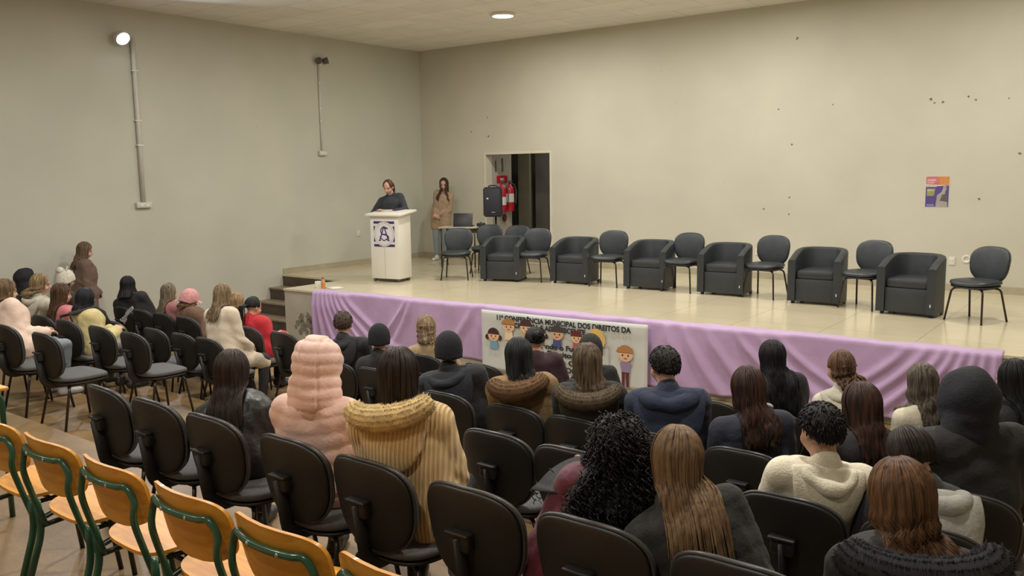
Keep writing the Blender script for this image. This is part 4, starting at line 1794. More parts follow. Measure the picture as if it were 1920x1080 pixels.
def push_out(p, caps, gap, direction=None):
    """move a point out of all the capsules, along a direction or along the surface normal"""
    p = Vector(p)
    for _ in range(14):
        pen, nrm = 0.0, None
        for (a, b, ra, rb) in caps:
            d = b - a
            t = max(0.0, min(1.0, (p - a).dot(d) / max(1e-9, d.length_squared)))
            v = p - (a + d * t)
            q = ra + (rb - ra) * t + gap - v.length
            if q > pen:
                pen, nrm = q, v
        if nrm is None or pen < 1e-4:
            break
        if direction is not None:
            p = p + direction * (pen * 1.02 + .0005)
        else:
            nrm = nrm.normalized() if nrm.length > 1e-6 else Vector((0, -1, 0))
            p = p + nrm * (pen + .0005)
    return p


class Head:
    def __init__(s, center, R):
        s.c = Vector(center)
        s.R = R

    def w(s, p):
        return s.c + s.R @ Vector(p)


def hair_paths(H, caps, length, phis, theta_end, rx=.088, ry=.106, rz=.108, spread=.12, wave=0.0, seed=0, gap=.014, lift=0.0, tips=.12, fall_in=.0, nf=16, gather=.22):
    """polylines from the crown over the scalp, then falling and resting on the clothes"""
    rnd = random.Random(seed)
    out = []
    ph0 = rnd.uniform(0, 6)
    for phi in phis:
        te = theta_end(phi)
        pts = []
        ridge = .0022 * math.sin(phi * 21 + ph0) + .0016 * math.sin(phi * 47 + ph0 * 2)
        for k in range(11):
            th = 0.04 + (te - 0.04) * k / 10
            s = 1 + (ridge + lift) / .1 * min(1, k / 5)
            pts.append(H.w((rx * s * math.sin(th) * math.sin(phi), -.012 - ry * s * math.sin(th) * math.cos(phi), .022 + rz * s * math.cos(th))))
        if length > 0:
            L = length * (1 - tips * rnd.random()) * (1 - .1 * abs(math.sin(phi * 5 + ph0)))
            p = pts[-1].copy()
            outw = H.R @ Vector((math.sin(phi), -math.cos(phi), 0))
            outw.z = 0
            if outw.length > 1e-3:
                outw.normalize()
            side = Vector((outw.y, -outw.x, 0))
            backd = H.R @ Vector((0, -1, 0))
            backd.z = 0
            backd.normalize()
            side_w = min(1, abs(math.sin(phi)))
            pd = (outw * (.30 - .1 * side_w) + backd + Vector((0, 0, .10))).normalized()
            if abs(phi) > 2.05:
                pd = (outw + Vector((0, 0, .1))).normalized()
            used = 0.0
            side0 = H.R @ Vector((1, 0, 0))
            side0.z = 0
            side0.normalize()
            ww = Vector((0, 0, 0))
            for k in range(nf):
                st = L / nf
                if used < L:
                    sp = spread if k > nf * .25 else spread * .3 - fall_in
                    q = p + (outw * sp + backd * (.25 * side_w if abs(phi) < 2.05 else 0) + Vector((0, 0, -1))) * st
                    q = push_out(q, caps, gap + ridge * .8, pd)
                    if used + (q - p).length > L * 1.25:
                        q = p + (q - p).normalized() * (L * 1.25 - used)
                    used += max((q - p).length, st * .5)
                    p = q
                    ww = side * (wave * math.sin(k * 1.15 + phi * 3 + ph0) * min(1, k / 4)) + outw * (wave * .6 * math.cos(k * 1.15 + phi * 2) * min(1, k / 4))
                else:
                    p = p + Vector((0, 0, -.0008))
                lat = (p - H.c).dot(side0)
                pts.append(p + ww - side0 * (lat * gather * min(1, used / .22)))
        out.append(pts)
    return out


def hair_sheet(paths, inward=.022):
    bm = bmesh.new()
    n = len(paths[0])
    g = [[bm.verts.new(p) for p in pts] for pts in paths]
    for i in range(len(g) - 1):
        for k in range(n - 1):
            bm.faces.new((g[i][k], g[i + 1][k], g[i + 1][k + 1], g[i][k + 1]))
    # tapered inner layer so that the hair has a body
    cx = sum((pts[0] for pts in paths), Vector()) / len(paths)
    h = []
    for pts in paths:
        row = []
        for k, p in enumerate(pts):
            t = k / (n - 1)
            nrm = Vector((p.x - cx.x, p.y - cx.y - .03, 0))
            nrm = nrm.normalized() if nrm.length > 1e-6 else Vector((0, 0, 1))
            th = inward * (1 - t ** 4 * .8)
            row.append(bm.verts.new(p - nrm * th - Vector((0, 0, th * .5 if k < 6 else 0))))
        h.append(row)
    for i in range(len(h) - 1):
        for k in range(n - 1):
            bm.faces.new((h[i][k], h[i][k + 1], h[i + 1][k + 1], h[i + 1][k]))
    for i in range(len(g) - 1):
        bm.faces.new((g[i][-1], g[i + 1][-1], h[i + 1][-1], h[i][-1]))
    for e in (0, -1):
        for k in range(n - 1):
            bm.faces.new((g[e][k], g[e][k + 1], h[e][k + 1], h[e][k]))
    return bm


def strands(bm, paths, r, n=4):
    for pts in paths:
        m = len(pts)
        tube(bm, pts[1:], [r * (1 - .75 * (k / m) ** 2) for k in range(1, m)], n)


def make_hair(kind, H, caps, length, seed, detail=1, phimax=112, wave=0.0, spread=.10, front=False, tips=.14):
    rnd = random.Random(seed * 7 + 1)
    PM = math.radians(phimax)
    if kind == 'short':
        phis = [-PI + 2 * PI * k / 56 for k in range(57)]

        def te(phi):
            a = abs(phi)
            if a < 1.2:
                return math.radians(124 - 10 * (a / 1.2) ** 2)
            if a < 2.0:
                return math.radians(114 - 34 * (a - 1.2) / .8)
            return math.radians(80 - 20 * (a - 2.0) / 1.14)
        P = hair_paths(H, [], 0, phis, te, .084, .104, .104, seed=seed)
        bm = hair_sheet(P, .018)
        for _ in range(int(700 * detail)):
            phi = rnd.uniform(-PI, PI)
            th = te(phi) * math.sqrt(rnd.uniform(.001, 1)) * .98
            p = Vector((.083 * math.sin(th) * math.sin(phi), -.012 - .103 * math.sin(th) * math.cos(phi), .022 + .103 * math.cos(th)))
            nn_ = Vector((math.sin(th) * math.sin(phi), -math.sin(th) * math.cos(phi), math.cos(th)))
            tg_ = Vector((math.cos(th) * math.sin(phi), -math.cos(th) * math.cos(phi), -math.sin(th)))
            d = (tg_ + nn_ * .10 + Vector((rnd.gauss(0, .14), rnd.gauss(0, .14), 0))).normalized() * rnd.uniform(.014, .026)
            up = Vector((math.sin(th) * math.sin(phi), -math.sin(th) * math.cos(phi), math.cos(th))) * .002
            tube(bm, [H.w(p), H.w(p + d * .5 + up), H.w(p + d)], [.0034, .0030, .0006], 4)
        return bm

    def te(phi):
        a = abs(phi)
        if front and a > 1.9:
            return math.radians(100 - 52 * min(1, (a - 1.9) / .8))
        return math.radians(104 - 10 * max(0, (a - 1.0)))
    nphi = 110
    phis = [-PM + 2 * PM * k / nphi for k in range(nphi + 1)]
    if kind in ('long', 'wavy'):
        P = hair_paths(H, caps, length * (1 - .5 * max(0, tips - .14)), phis, te, seed=seed, wave=wave, spread=spread)
        bm = hair_sheet(P)
        ph2 = [rnd.uniform(-PM * .97, PM * .97) for _ in range(int(330 * detail))]
        S = hair_paths(H, caps, length * (1.03 + max(0, tips - .14)), ph2, te, .0885, .1065, .1085, seed=seed + 5, wave=wave * 1.3, spread=spread, gap=.0155, tips=tips + .02)
        strands(bm, S, .0032)
        if front:     # crown and sides framing the face, both meeting at a middle parting
            for s in (-1, 1):
                pp = [s * (PM + (math.radians(177) - PM) * k / 10) for k in range(11)]
                P2 = hair_paths(H, [], 0, pp, te, .087, .103, .106, seed=seed)
                b2 = hair_sheet(P2, .012)
                tmp = bpy.data.meshes.new('tmp')
                b2.to_mesh(tmp)
                b2.free()
                bm.from_mesh(tmp)
                bpy.data.meshes.remove(tmp)
        return bm
    if kind in ('tail', 'bun', 'halfup'):
        P = hair_paths(H, [], 0, phis, lambda a: math.radians(112 - 8 * abs(a)), .085, .105, .106, seed=seed)
        bm = hair_sheet(P, .018)
        knot = Vector((0, -.115, .01))
        if kind == 'tail':
            for _ in range(int(70 * detail) + 14):
                o = Vector((rnd.gauss(0, .012), rnd.gauss(0, .008), rnd.gauss(0, .008)))
                p = H.w(knot + o)
                pts = [H.w(knot * .8 + o), p]
                for k in range(10):
                    p = p + Vector((o.x * .06 + .0015 * math.sin(k + o.x * 300), 0, 0)) + (H.R @ Vector((0, -1, 0))) * (.09 * length * (1 if k < 2 else .12)) + Vector((0, 0, -length / 10 * (0.5 if k < 2 else 1)))
                    p = push_out(p, caps, .010 + abs(o.y), (H.R @ Vector((0, -1, .1))).normalized())
                    pts.append(p)
                tube(bm, pts, [.007 * (1 - .8 * (k / len(pts)) ** 2) for k in range(len(pts))], 5)
        if kind == 'bun':
            ell_mesh(bm, H.w((0, -.105, .055)), (.05, .045, .045), H.R, 14)
            for _ in range(int(50 * detail)):
                a = rnd.uniform(0, 6.28)
                b = rnd.uniform(0, 6.28)
                tube(bm, [H.w((.05 * math.cos(a + t) * math.sin(b + t * .3), -.105 + .047 * math.cos(b + t * .3), .055 + .047 * math.sin(a + t) * math.sin(b + t * .3))) for t in (0, .4, .8, 1.2, 1.6)], .005, 4)
        if kind == 'halfup':
            P = hair_paths(H, caps, length, [-1.6 + 3.2 * k / 40 for k in range(41)], te, .084, .102, .104, seed=seed + 3, wave=wave, spread=spread)
            b2 = hair_sheet(P)
            tmp = bpy.data.meshes.new('tmp')
            b2.to_mesh(tmp)
            b2.free()
            bm.from_mesh(tmp)
            bpy.data.meshes.remove(tmp)
            S = hair_paths(H, caps, length, [rnd.uniform(-1.6, 1.6) for _ in range(int(90 * detail))], te, .087, .104, .106, seed=seed + 9, wave=wave * 1.6, spread=spread * 1.3, gap=.02, tips=.3)
            strands(bm, S, .006)
            tube(bm, [H.w((-.06 + .12 * k / 6, -.108 + .02 * ((k - 3) / 3) ** 2, .02)) for k in range(7)], .012, 6)
        return bm
    if kind == 'curly':
        P = hair_paths(H, caps, length, phis, te, .100, .118, .118, seed=seed, spread=spread, gather=-.28)
        bm = hair_sheet(P, .03)
        for _ in range(int(1500 * detail)):
            base = rnd.choice(P)
            i = int(rnd.uniform(2, len(base) - 1))
            p = base[i] + Vector((rnd.gauss(0, .014), rnd.gauss(0, .014) - .004, rnd.gauss(0, .010)))
            rr = rnd.uniform(.006, .014)
            L = rnd.uniform(.05, .11)
            a0 = rnd.uniform(0, 6.28)
            dx, dy = rnd.gauss(0, .25), rnd.gauss(-.1, .25)
            pts = []
            for k in range(15):
                t = k / 14
                a = a0 + t * 16
                pts.append(p + Vector((rr * math.cos(a) + dx * L * t, rr * math.sin(a) + dy * L * t, -L * t + .004 * math.sin(a * 2))))
            tube(bm, pts, [.0028 * (1 - .5 * t / 14) for t in range(15)], 4)
        return bm


def fuzz(bm, pts_fn, n, L, r, rnd, col=None):
    """short tapered fur tufts on a surface given by pts_fn(rnd)->(point, normal)"""
    for _ in range(n):
        p, nr = pts_fn(rnd)
        d = (nr + Vector((rnd.gauss(0, .45), rnd.gauss(0, .45), rnd.gauss(-.15, .45)))).normalized() * L * rnd.uniform(.6, 1.2)
        t1 = d.orthogonal().normalized() * r
        t2 = d.cross(t1).normalized() * r
        base = [bm.verts.new(p + t1), bm.verts.new(p - t1 * .5 + t2 * .87), bm.verts.new(p - t1 * .5 - t2 * .87)]
        tip = bm.verts.new(p + d)
        for k in range(3):
            bm.faces.new((base[k], base[(k + 1) % 3], tip))


def fur_roll(path, rad, n, L, r, seed):
    bm = bmesh.new()
    P = catmull(path, 6)
    m = len(P)
    R = [rad * (0.55 + 0.45 * math.sin(PI * min(1, max(0, (.12 + .76 * k / (m - 1)))))) for k in range(m)]
    rings = tube(bm, P, R, 14)
    rnd = random.Random(seed)
    flat = [[v.co.copy() for v in rg] for rg in rings]

    def fn(rd):
        i = rd.randrange(len(flat) - 1)
        t = rd.random()
        k = rd.randrange(14)
        p = flat[i][k].lerp(flat[i + 1][k], t)
        c = P[i].lerp(P[i + 1], t)
        nr = (p - c).normalized()
        return p - nr * .004, nr
    fuzz(bm, fn, n, L, r, rnd)
    return bm


PCOUNT = [0]


def person(label, seat, zf, top, facing=0.0, male=False, pose='sit', bow=8, yaw=0, roll=0, jacket=None, bulk=.025, jstyle='plain', trousers=None, hair=None, hood=None,
           beanie=None, hood_down=None, fur=None, skin=0, arms='lap', face=False, shoes=(0.03, 0.03, 0.03), detail=1.0, wear='jacket', group='audience', voxel=None, spread_sh=1.0, extra=None):
    """seat: (x, y) of the chair centre; zf: floor height; top: world point of the head top"""
    PCOUNT[0] += 1
    dist = (Vector(top) - CAM).length
    detail = detail * (1.0 if dist < 5 else .6 if dist < 7.5 else .35)
    seed = PCOUNT[0]
    A = math.radians(facing)
    Rz = Matrix.Rotation(-A, 3, 'Z')
    org = Vector((seat[0], seat[1], zf))
    T = Rz @ (Vector(top) - org)
    Rh = (Matrix.Rotation(math.radians(yaw), 3, 'Z') @ Matrix.Rotation(-math.radians(bow), 3, 'X') @ Matrix.Rotation(math.radians(roll), 3, 'Y'))
    topv = max((Rh @ Vector((0, -.012 + .09 * math.sin(a), .022 + .098 * math.cos(a))) for a in [math.radians(d) for d in range(-80, 81, 5)]), key=lambda v: v.z)
    extra_h = 0.022 if (hood or beanie) else 0.010
    HC = T - topv - Vector((0, 0, extra_h))
    H = Head(HC, Rh)
    sit = pose == 'sit'
    hip = Vector((0, 0.0, .555)) if sit else Vector((0, 0, .90))
    # neck joint below and behind the skull, lower neck above the shoulders
    sk = H.w((0, -.025, -.075))
    N = sk + (Rh @ Vector((0, -.01, -.055))) * .5 + Vector((0, -.022, -.045))
    tor = N - hip
    tl = tor.length
    tn = tor.normalized()
    back = Vector((0, -tn.z, tn.y)).normalized()
    xax = Vector((1, 0, 0))
    xax = (xax - tn * xax.dot(tn)).normalized()
    chest = hip + tor * .66 + back * (-.045 + .06 * max(0, tn.y))
    waist = hip + tor * .30 - back * .005
    sw = (.170 if male else .152) * spread_sh
    ks = min(1.1, max(.85, tl / .50))
    sh = {s: N + xax * (s * sw) - tn * .068 - back * .022 for s in (-1, 1)}
    if arms == 'lap':
        tg = {s: Vector((s * .075, .27, .665)) for s in (-1, 1)}
    elif arms == 'phone':
        tg = {s: Vector((s * .05, .27, .78)) for s in (-1, 1)}
    elif arms == 'desk':
        tg = {-1: Vector((-.10, .34, 1.125)), 1: Vector((.20, .30, 1.13))}
    elif arms == 'clasp':
        tg = {s: Vector((s * .035, .17, .93)) for s in (-1, 1)}
    else:
        tg = {s: Vector((s * .23, .05, .74)) for s in (-1, 1)}
    if not sit and arms == 'side':
        tg = {s: Vector((s * .22, .06, .80)) for s in (-1, 1)}
    if sit:
        for s in (-1, 1):
            if bow < 20:
                tg[s].y = max(tg[s].y, sh[s].y + .16)
    pole = {s: (Vector((s * .75, -.3, -.6)) if arms == 'desk' else Vector((s * .32, -.45, -.8))) for s in (-1, 1)}
    el, wr = {}, {}
    for s in (-1, 1):
        el[s], wr[s] = ik(sh[s], tg[s], .285, .245, pole[s])
    if sit:
        hp = {s: Vector((s * .085, .02, .545)) for s in (-1, 1)}
        kn = {s: Vector((s * .115, .43, .515)) for s in (-1, 1)}
        an = {s: Vector((s * .115, .385, .085)) for s in (-1, 1)}
    else:
        hp = {s: Vector((s * .085, 0, .87)) for s in (-1, 1)}
        kn = {s: Vector((s * .095, .02, .47)) for s in (-1, 1)}
        an = {s: Vector((s * .10, -.02, .085)) for s in (-1, 1)}
    toe = {s: an[s] + Vector((s * .02, .15, -.055)) for s in (-1, 1)}
    heel = {s: an[s] + Vector((0, -.03, -.045)) for s in (-1, 1)}

    def torso(b):
        c = []
        for s in (-1, 1):
            c.append((hip + Vector((s * .075, .0, .0)), waist + xax * (s * .055), .108 + b, .10 + b))
            c.append((waist + xax * (s * .055), chest + xax * (s * .065), .10 + b, .105 + b))
            c.append((chest + xax * (s * .065), sh[s] * .5 + N * .5 - tn * .05, .105 + b, .064 + b * .9))
            c.append((N - tn * .045, sh[s], .050 + b * .6, .048 + b * .8))
        c.append((waist, chest, .105 + b, .108 + b))
        return c

    def armc(b, wrist_cut=1.0):
        c = []
        for s in (-1, 1):
            we = el[s] + (wr[s] - el[s]) * wrist_cut
            c.append((sh[s], el[s], .047 + b * .8, .042 + b * .85))
            c.append((el[s], we, .042 + b * .85, .029 + b * .75))
        return c

    def legc(b):
        c = []
        for s in (-1, 1):
            c.append((hp[s], kn[s], .082 + b, .057 + b))
            c.append((kn[s], an[s] + Vector((0, 0, .03)), .056 + b, .040 + b * 1.2))
        return c
    # ---- body, one continuous surface, with hands joined at the wrists
    vx = voxel or (.0085 if face else .013)
    bm = bmesh.new()
    for cpl in torso(-.012) + armc(-.004) + legc(-.006):
        cap_mesh(bm, *cpl)
    for s in (-1, 1):
        cap_mesh(bm, an[s] + Vector((0, 0, .03)), heel[s], .034, .034)
        cap_mesh(bm, heel[s], toe[s], .034, .026)
    cap_mesh(bm, N - tn * .03, sk + (Rh @ Vector((0, .01, .02))), .058, .052)
    ell_mesh(bm, H.w((0, -.012, .028)), (.074, .092, .083), Rh)
    ell_mesh(bm, H.w((0, .022, -.045)), (.053, .062, .062), Rh)
    ell_mesh(bm, H.w((0, .030, -.082)), (.032, .038, .026), Rh)
    cap_mesh(bm, H.w((0, .074, .012)), H.w((0, .100, -.030)), .007, .013, 8)
    for s in (-1, 1):
        ell_mesh(bm, H.w((s * .040, .045, -.035)), (.026, .030, .028), Rh, 12)
        ell_mesh(bm, H.w((s * .077, -.010, -.012)), (.010, .021, .031), Rh @ Matrix.Rotation(s * .35, 3, 'Z'), 12)
        cap_mesh(bm, H.w((s * .018, .074, .018)), H.w((s * .048, .066, .016)), .009, .008, 8)
    cap_mesh(bm, H.w((-.018, .078, -.062)), H.w((.018, .078, -.062)), .0085, .0085, 8)
    me = remesh(bm, vx, 2 if face else 3)
    co = get_co(me)
    n0 = len(co)
    # material slots by place on the face
    loc = (co - np.array(HC)) @ np.array(Rh)
    mats = [skin_mat(skin), M_EYE, M_LIP, M_BROW]
    bm = bmesh.new()
    bm.from_mesh(me)
    bpy.data.meshes.remove(me)
    for s in (-1, 1):
        fdir = (wr[s] - el[s]).normalized()
        if arms == 'clasp':
            fdir = (fdir + Vector((-s * .9, .1, -.35))).normalized()
        elif arms in ('lap', 'phone'):
            fdir = (fdir + Vector((-s * .35, .3, .05))).normalized()
        zax = Vector((0, 0, 1)) if arms not in ('clasp',) else Vector((0, 1, .2))
        xa = fdir.cross(zax).normalized()
        za = xa.cross(fdir)
        Mh = Matrix((xa, fdir, za)).transposed()
        vs = []
        for p in HAND_CO:
            q = Vector((p[0] * (1 if s > 0 else -1), p[1], p[2])) * .98
            vs.append(bm.verts.new(wr[s] + Mh @ q))
        for poly in HAND_POLY:
            ids = poly if s > 0 else poly[::-1]
            bm.faces.new([vs[i] for i in ids])
    bm.normal_update()
    me = bpy.data.meshes.new('person')
    bm.to_mesh(me)
    bm.free()
    body = link('person', me, mats)
    if face:
        cen = np.zeros(len(me.polygons) * 3)
        me.polygons.foreach_get('center', cen)
        cen = (cen.reshape(-1, 3) - np.array(HC)) @ np.array(Rh)
        mi = np.zeros(len(me.polygons), int)
        for s in (-1, 1):
            e = ((cen[:, 0] - s * .033) / .0125) ** 2 + ((cen[:, 2] + .001) / .0065) ** 2 < 1
            mi[e & (cen[:, 1] > .03)] = 1
            e = ((cen[:, 0] - s * .034) / .020) ** 2 + ((cen[:, 2] - .020) / .0055) ** 2 < 1
            mi[e & (cen[:, 1] > .03)] = 3
        e = (cen[:, 0] / .023) ** 2 + ((cen[:, 2] + .062) / .0085) ** 2 < 1
        mi[e & (cen[:, 1] > .05)] = 2
        me.polygons.foreach_set('material_index', mi)
    body.location = org
    body.rotation_euler = (0, 0, A)
    tag(body, label, 'person', group)

    # ---- jacket or top
    jm = jacket if isinstance(jacket, bpy.types.Material) else mat('cloth_%s_%d' % (wear, seed), jacket, 0.8, nscale=18, namt=0.12, bump=0.35, bscale=55, sheen=0.05)
    bulk2 = bulk
    tc = torso(bulk2)
    ac = armc(bulk2, .97)
    caps = tc + ac
    bm = bmesh.new()
    for cpl in caps:
        cap_mesh(bm, *cpl)
    for s in (-1, 1):     # hem over the seat
        if sit:
            cap_mesh(bm, hip + Vector((s * .08, .0, -.0)), hip + Vector((s * .09, .12, -.005)), .092 + bulk2 * .8, .088 + bulk2 * .6)
            if jstyle == 'coat':
                cap_mesh(bm, hp[s], hp[s] * .25 + kn[s] * .75, .102, .088)
                cap_mesh(bm, hp[s] * .3 + kn[s] * .7, kn[s] * .9 + an[s] * .1, .088, .08)
    cap_mesh(bm, N - tn * .05, N + (sk - N) * .35, .060 + bulk2 * .4, .056 + bulk2 * .25)
    if jstyle == 'coat' and not sit:
        for s in (-1, 1):
            cap_mesh(bm, hip + Vector((s * .07, 0, 0)), hip + Vector((s * .085, 0, -.20)), .105 + bulk2, .098 + bulk2)
    jv = .0115 if dist < 6 else .015
    me = remesh(bm, jv, 9)
    co = get_co(me)
    no = get_no(me)
    _, idx, tt = nearest_cap(co, caps)
    d = noise_disp(co, 11, .008, seed) + noise_disp(co, 26, .0045, seed + 50)
    if jstyle in ('puffer', 'softpuff'):
        # stitched baffles along the spine and along the sleeves
        sp = ((co - np.array(hip)) @ np.array(tn)) / .075 + .12 * np.sin(co[:, 0] * 14 + seed)
        isarm = idx >= len(tc)
        la = np.zeros(len(co))
        for i in range(4):
            k = len(tc) + i
            a, b = np.array(ac[i][0]), np.array(ac[i][1])
            base = 0 if i % 2 == 0 else .285
            m = idx == k
            la[m] = (base + tt[m] * np.linalg.norm(b - a)) / .078
        par = np.where(isarm, la, sp)
        puff = np.abs(np.sin(PI * par)) ** .55
        d = d + (puff - .75) * (.0085 if jstyle == 'puffer' else .0045)
    # sleeves: creases across the elbow
    el_c = np.minimum(*[np.linalg.norm(co - np.array(el[s]), axis=1) for s in (-1, 1)])
    d += .006 * np.sin(co @ np.array([30, 45, 70.0])) * np.exp(-(el_c / .10) ** 2)
    co = co + no * d[:, None]
    # the collar opens on the neck: keep the cloth outside the hair and chin
    set_co(me, co)
    link(wear, me, jm, body)

    # ---- trousers and shoes
    tm = trousers if isinstance(trousers, bpy.types.Material) else mat('trouser_cloth_%d' % seed, trousers or (0.03, 0.032, 0.04), 0.85, nscale=25, namt=0.15, bump=0.3, bscale=90)
    bm = bmesh.new()
    for cpl in legc(.010):
        cap_mesh(bm, *cpl)
    for s in (-1, 1):
        cap_mesh(bm, hip + Vector((s * .06, 0, 0)), hp[s], .108, .09)
    me = remesh(bm, .016, 4)
    co = get_co(me)
    set_co(me, co + get_no(me) * noise_disp(co, 22, .004, seed + 9)[:, None])
    link('trousers', me, tm, body)
    for s in (-1, 1):
        bm = bmesh.new()
        cap_mesh(bm, heel[s] + Vector((0, 0, .004)), toe[s], .042, .034)
        cap_mesh(bm, heel[s] + Vector((0, .02, .03)), an[s] + Vector((0, .01, .0)), .042, .044)
        me = remesh(bm, .010, 2)
        co = get_co(me)
        co[:, 2] = np.maximum(co[:, 2], 0.002)
        set_co(me, co)
        link('shoe', me, mat('shoe_%02x' % int(shoes[0] * 255), shoes, 0.5, nscale=20, namt=0.1), body)

    # ---- hair, hats, hoods
    allcaps = [(a, b, ra + .006, rb + .006) for (a, b, ra, rb) in caps]
    if not fur:
        allcaps.append((N - tn * .05, N + (sk - N) * .35, .064 + bulk2 * .4, .060 + bulk2 * .25))
    if hood_down and not fur:
        allcaps += [(a, b, ra + .05, rb + .05) for (a, b, ra, rb) in tc[2:4] + tc[6:8]]
    if hair and not hood:
        kind, colr, length = hair[0], hair[1], hair[2]
        opt = hair[3] if len(hair) > 3 else {}
        hm = hair_mat('hair_%02x%02x%02x' % tuple(int(min(1, c) * 255) for c in colr) + ('s' if opt.get('c2') else ''), colr, opt.get('c2'))
        hb = make_hair(kind, H, allcaps, length, seed, detail, opt.get('phimax', 112), opt.get('wave', 0.0), opt.get('spread', .10), face or opt.get('front', False), opt.get('tips', .14))
        link('hair', hb, hm, body)
    if beanie:
        bmn = bmesh.new()
        n = 40
        rings = []
        for k in range(15):
            th = 0.02 + (math.radians(132) - .02) * k / 14
            ring_ = []
            for j in range(n):
                phi = 2 * PI * j / n
                front_cut = .0
                t2 = th * (1 - .30 * max(0, -math.cos(phi)) * (k / 14) - .06 * abs(math.sin(phi)) * (k / 14))
                rib = 1 + .008 * (j % 2) + (.03 if k >= 11 else 0)
                ex = max(0.0, t2 - 1.62)
                rr_ = (math.sin(min(t2, 1.62)) - .10 * ex) * rib
                zz_ = (.120 * math.cos(t2) if ex == 0 else -.006 - .115 * ex)
                ring_.append(bmn.verts.new(H.w((.097 * rr_ * math.sin(phi), -.012 - .116 * rr_ * math.cos(phi), .024 + zz_))))
            rings.append(ring_)
        for a, b in zip(rings[:-1], rings[1:]):
            for j in range(n):
                bmn.faces.new((a[j], a[(j + 1) % n], b[(j + 1) % n], b[j]))
        bmn.faces.new(rings[0])
        bo = link('knit_cap', bmn, mat('knit_%d' % seed, beanie, 0.9, nscale=40, namt=0.2, bump=0.5, bscale=120), body)
        sm_ = bo.modifiers.new('thickness', 'SOLIDIFY')
        sm_.thickness = .008
        if extra == 'pompom':
            bmn = bmesh.new()
            rnd = random.Random(3)
            ell_mesh(bmn, H.w((0, -.09, .115)), (.055, .05, .05), Rh, 16)
            link('cap_bulge', bmn, mat('knit_%d' % seed, beanie, 0.9), bo)
            bmn = bmesh.new()
            tube(bmn, catmull([H.w((.02, -.03, .13)), H.w((.03, -.02, .17)), H.w((.05, -.03, .17)), H.w((.05, -.04, .12))]), .009, 8)
            link('cap_loop', bmn, mat('knit_%d' % seed, beanie, 0.9), bo)
        if extra == 'visor':
            bmn = bmesh.new()
            g = []
            for i in range(13):
                a = -1.0 + 2.0 * i / 12
                row = []
                for k in range(5):
                    rr = .088 + .020 * k
                    row.append(bmn.verts.new(H.w((rr * math.sin(a) * .95, -.005 + rr * math.cos(a) * 1.05, .045 - .006 * k - .03 * a * a * .5))))
                g.append(row)
            for i in range(12):
                for k in range(4):
                    bmn.faces.new((g[i][k], g[i + 1][k], g[i + 1][k + 1], g[i][k + 1]))
            vo = link('cap_visor', bmn, mat('knit_%d' % seed, beanie, 0.9), bo)
            vo.modifiers.new('thickness', 'SOLIDIFY').thickness = .004
    if hood:
        hcol, hs = hood[0], hood[1]
        hm = hcol if isinstance(hcol, bpy.types.Material) else jm if hcol is None else mat('hood_cloth_%d' % seed, hcol, 0.85, nscale=18, namt=0.12, bump=0.35, bscale=60)
        bmn = bmesh.new()
        ell_mesh(bmn, H.w((0, -.018, .022)), (.100 * hs, .122 * hs, .118 * hs), Rh, 28)
        ell_mesh(bmn, H.w((0, -.020, -.055)), (.094 * hs, .108 * hs, .095 * hs), Rh, 24)
        if jstyle == 'puffer':
            ell_mesh(bmn, H.w((-.02, -.045, .075)), (.066 * hs, .066 * hs, .062 * hs), Rh, 16)
        h2 = min(hs, 1.14)
        cap_mesh(bmn, H.w((0, -.03, -.06)), N + tn * .0 - back * .01, .088 * h2, .092 * h2)
        for s in (-1, 1):
            cap_mesh(bmn, H.w((s * .05 * h2, -.02, -.06)), N + xax * (s * .085) - tn * .06, .060 * h2, .060 * h2)
        me = remesh(bmn, .0095, 12)
        co = get_co(me)
        no = get_no(me)
        dd = noise_disp(co, 16, .008, seed + 3) + noise_disp(co, 34, .004, seed + 4)
        if jstyle == 'puffer':
            lc = (co - np.array(HC)) @ np.array(Rh)
            sp = (lc[:, 2] + .2) / .055 + .15 * np.sin(lc[:, 0] * 20 + 1)
            dd += (np.abs(np.sin(PI * sp)) ** .5 - .75) * .0085
            seam = np.exp(-((np.abs(lc[:, 0]) - .048) / .006) ** 2)
            dd -= seam * .009
        set_co(me, co + no * dd[:, None])
        bmn = bmesh.new()
        bmn.from_mesh(me)
        bpy.data.meshes.remove(me)
        # open the front of the hood
        pl = H.w((0, .062 * hs, 0))
        nr = Rh @ Vector((0, 1, .12))
        bmesh.ops.bisect_plane(bmn, geom=bmn.verts[:] + bmn.edges[:] + bmn.faces[:], plane_co=pl, plane_no=nr, clear_outer=True)
        ho = link('hood', bmn, hm, body)
        sm_ = ho.modifiers.new('thickness', 'SOLIDIFY')
        sm_.thickness = .014 if jstyle == 'puffer' else .008
        sm_.offset = -1
    if hood_down:
        hcol, hs = hood_down[0], hood_down[1]
        hm = hcol if isinstance(hcol, bpy.types.Material) else jm if hcol is None else mat('hood_cloth_%d' % seed, hcol, 0.85, nscale=18, namt=0.12, bump=0.35, bscale=60)
        bmn = bmesh.new()
        bb = back * (.075 + bulk2)
        up = tn
        for i in range(9):
            a = -1.25 + 2.5 * i / 8
            a2 = -1.25 + 2.5 * (i + 1) / 8
            if i < 8:
                p = N + xax * (math.sin(a) * .105 * hs) + back * (math.cos(a) * .095 * hs + .005) + up * (.005 - .03 * math.cos(a))
                q = N + xax * (math.sin(a2) * .105 * hs) + back * (math.cos(a2) * .095 * hs + .005) + up * (.005 - .03 * math.cos(a2))
                cap_mesh(bmn, p, q, .034 * hs, .034 * hs)
        me = remesh(bmn, .011, 6)
        co = get_co(me)
        dd = noise_disp(co, 18, .009, seed + 13) + noise_disp(co, 36, .004, seed + 14)
        set_co(me, co + get_no(me) * dd[:, None])
        bmn = bmesh.new()
        bmn.from_mesh(me)
        bpy.data.meshes.remove(me)
        # the flat bag of the hood lying on the upper back
        ol = []
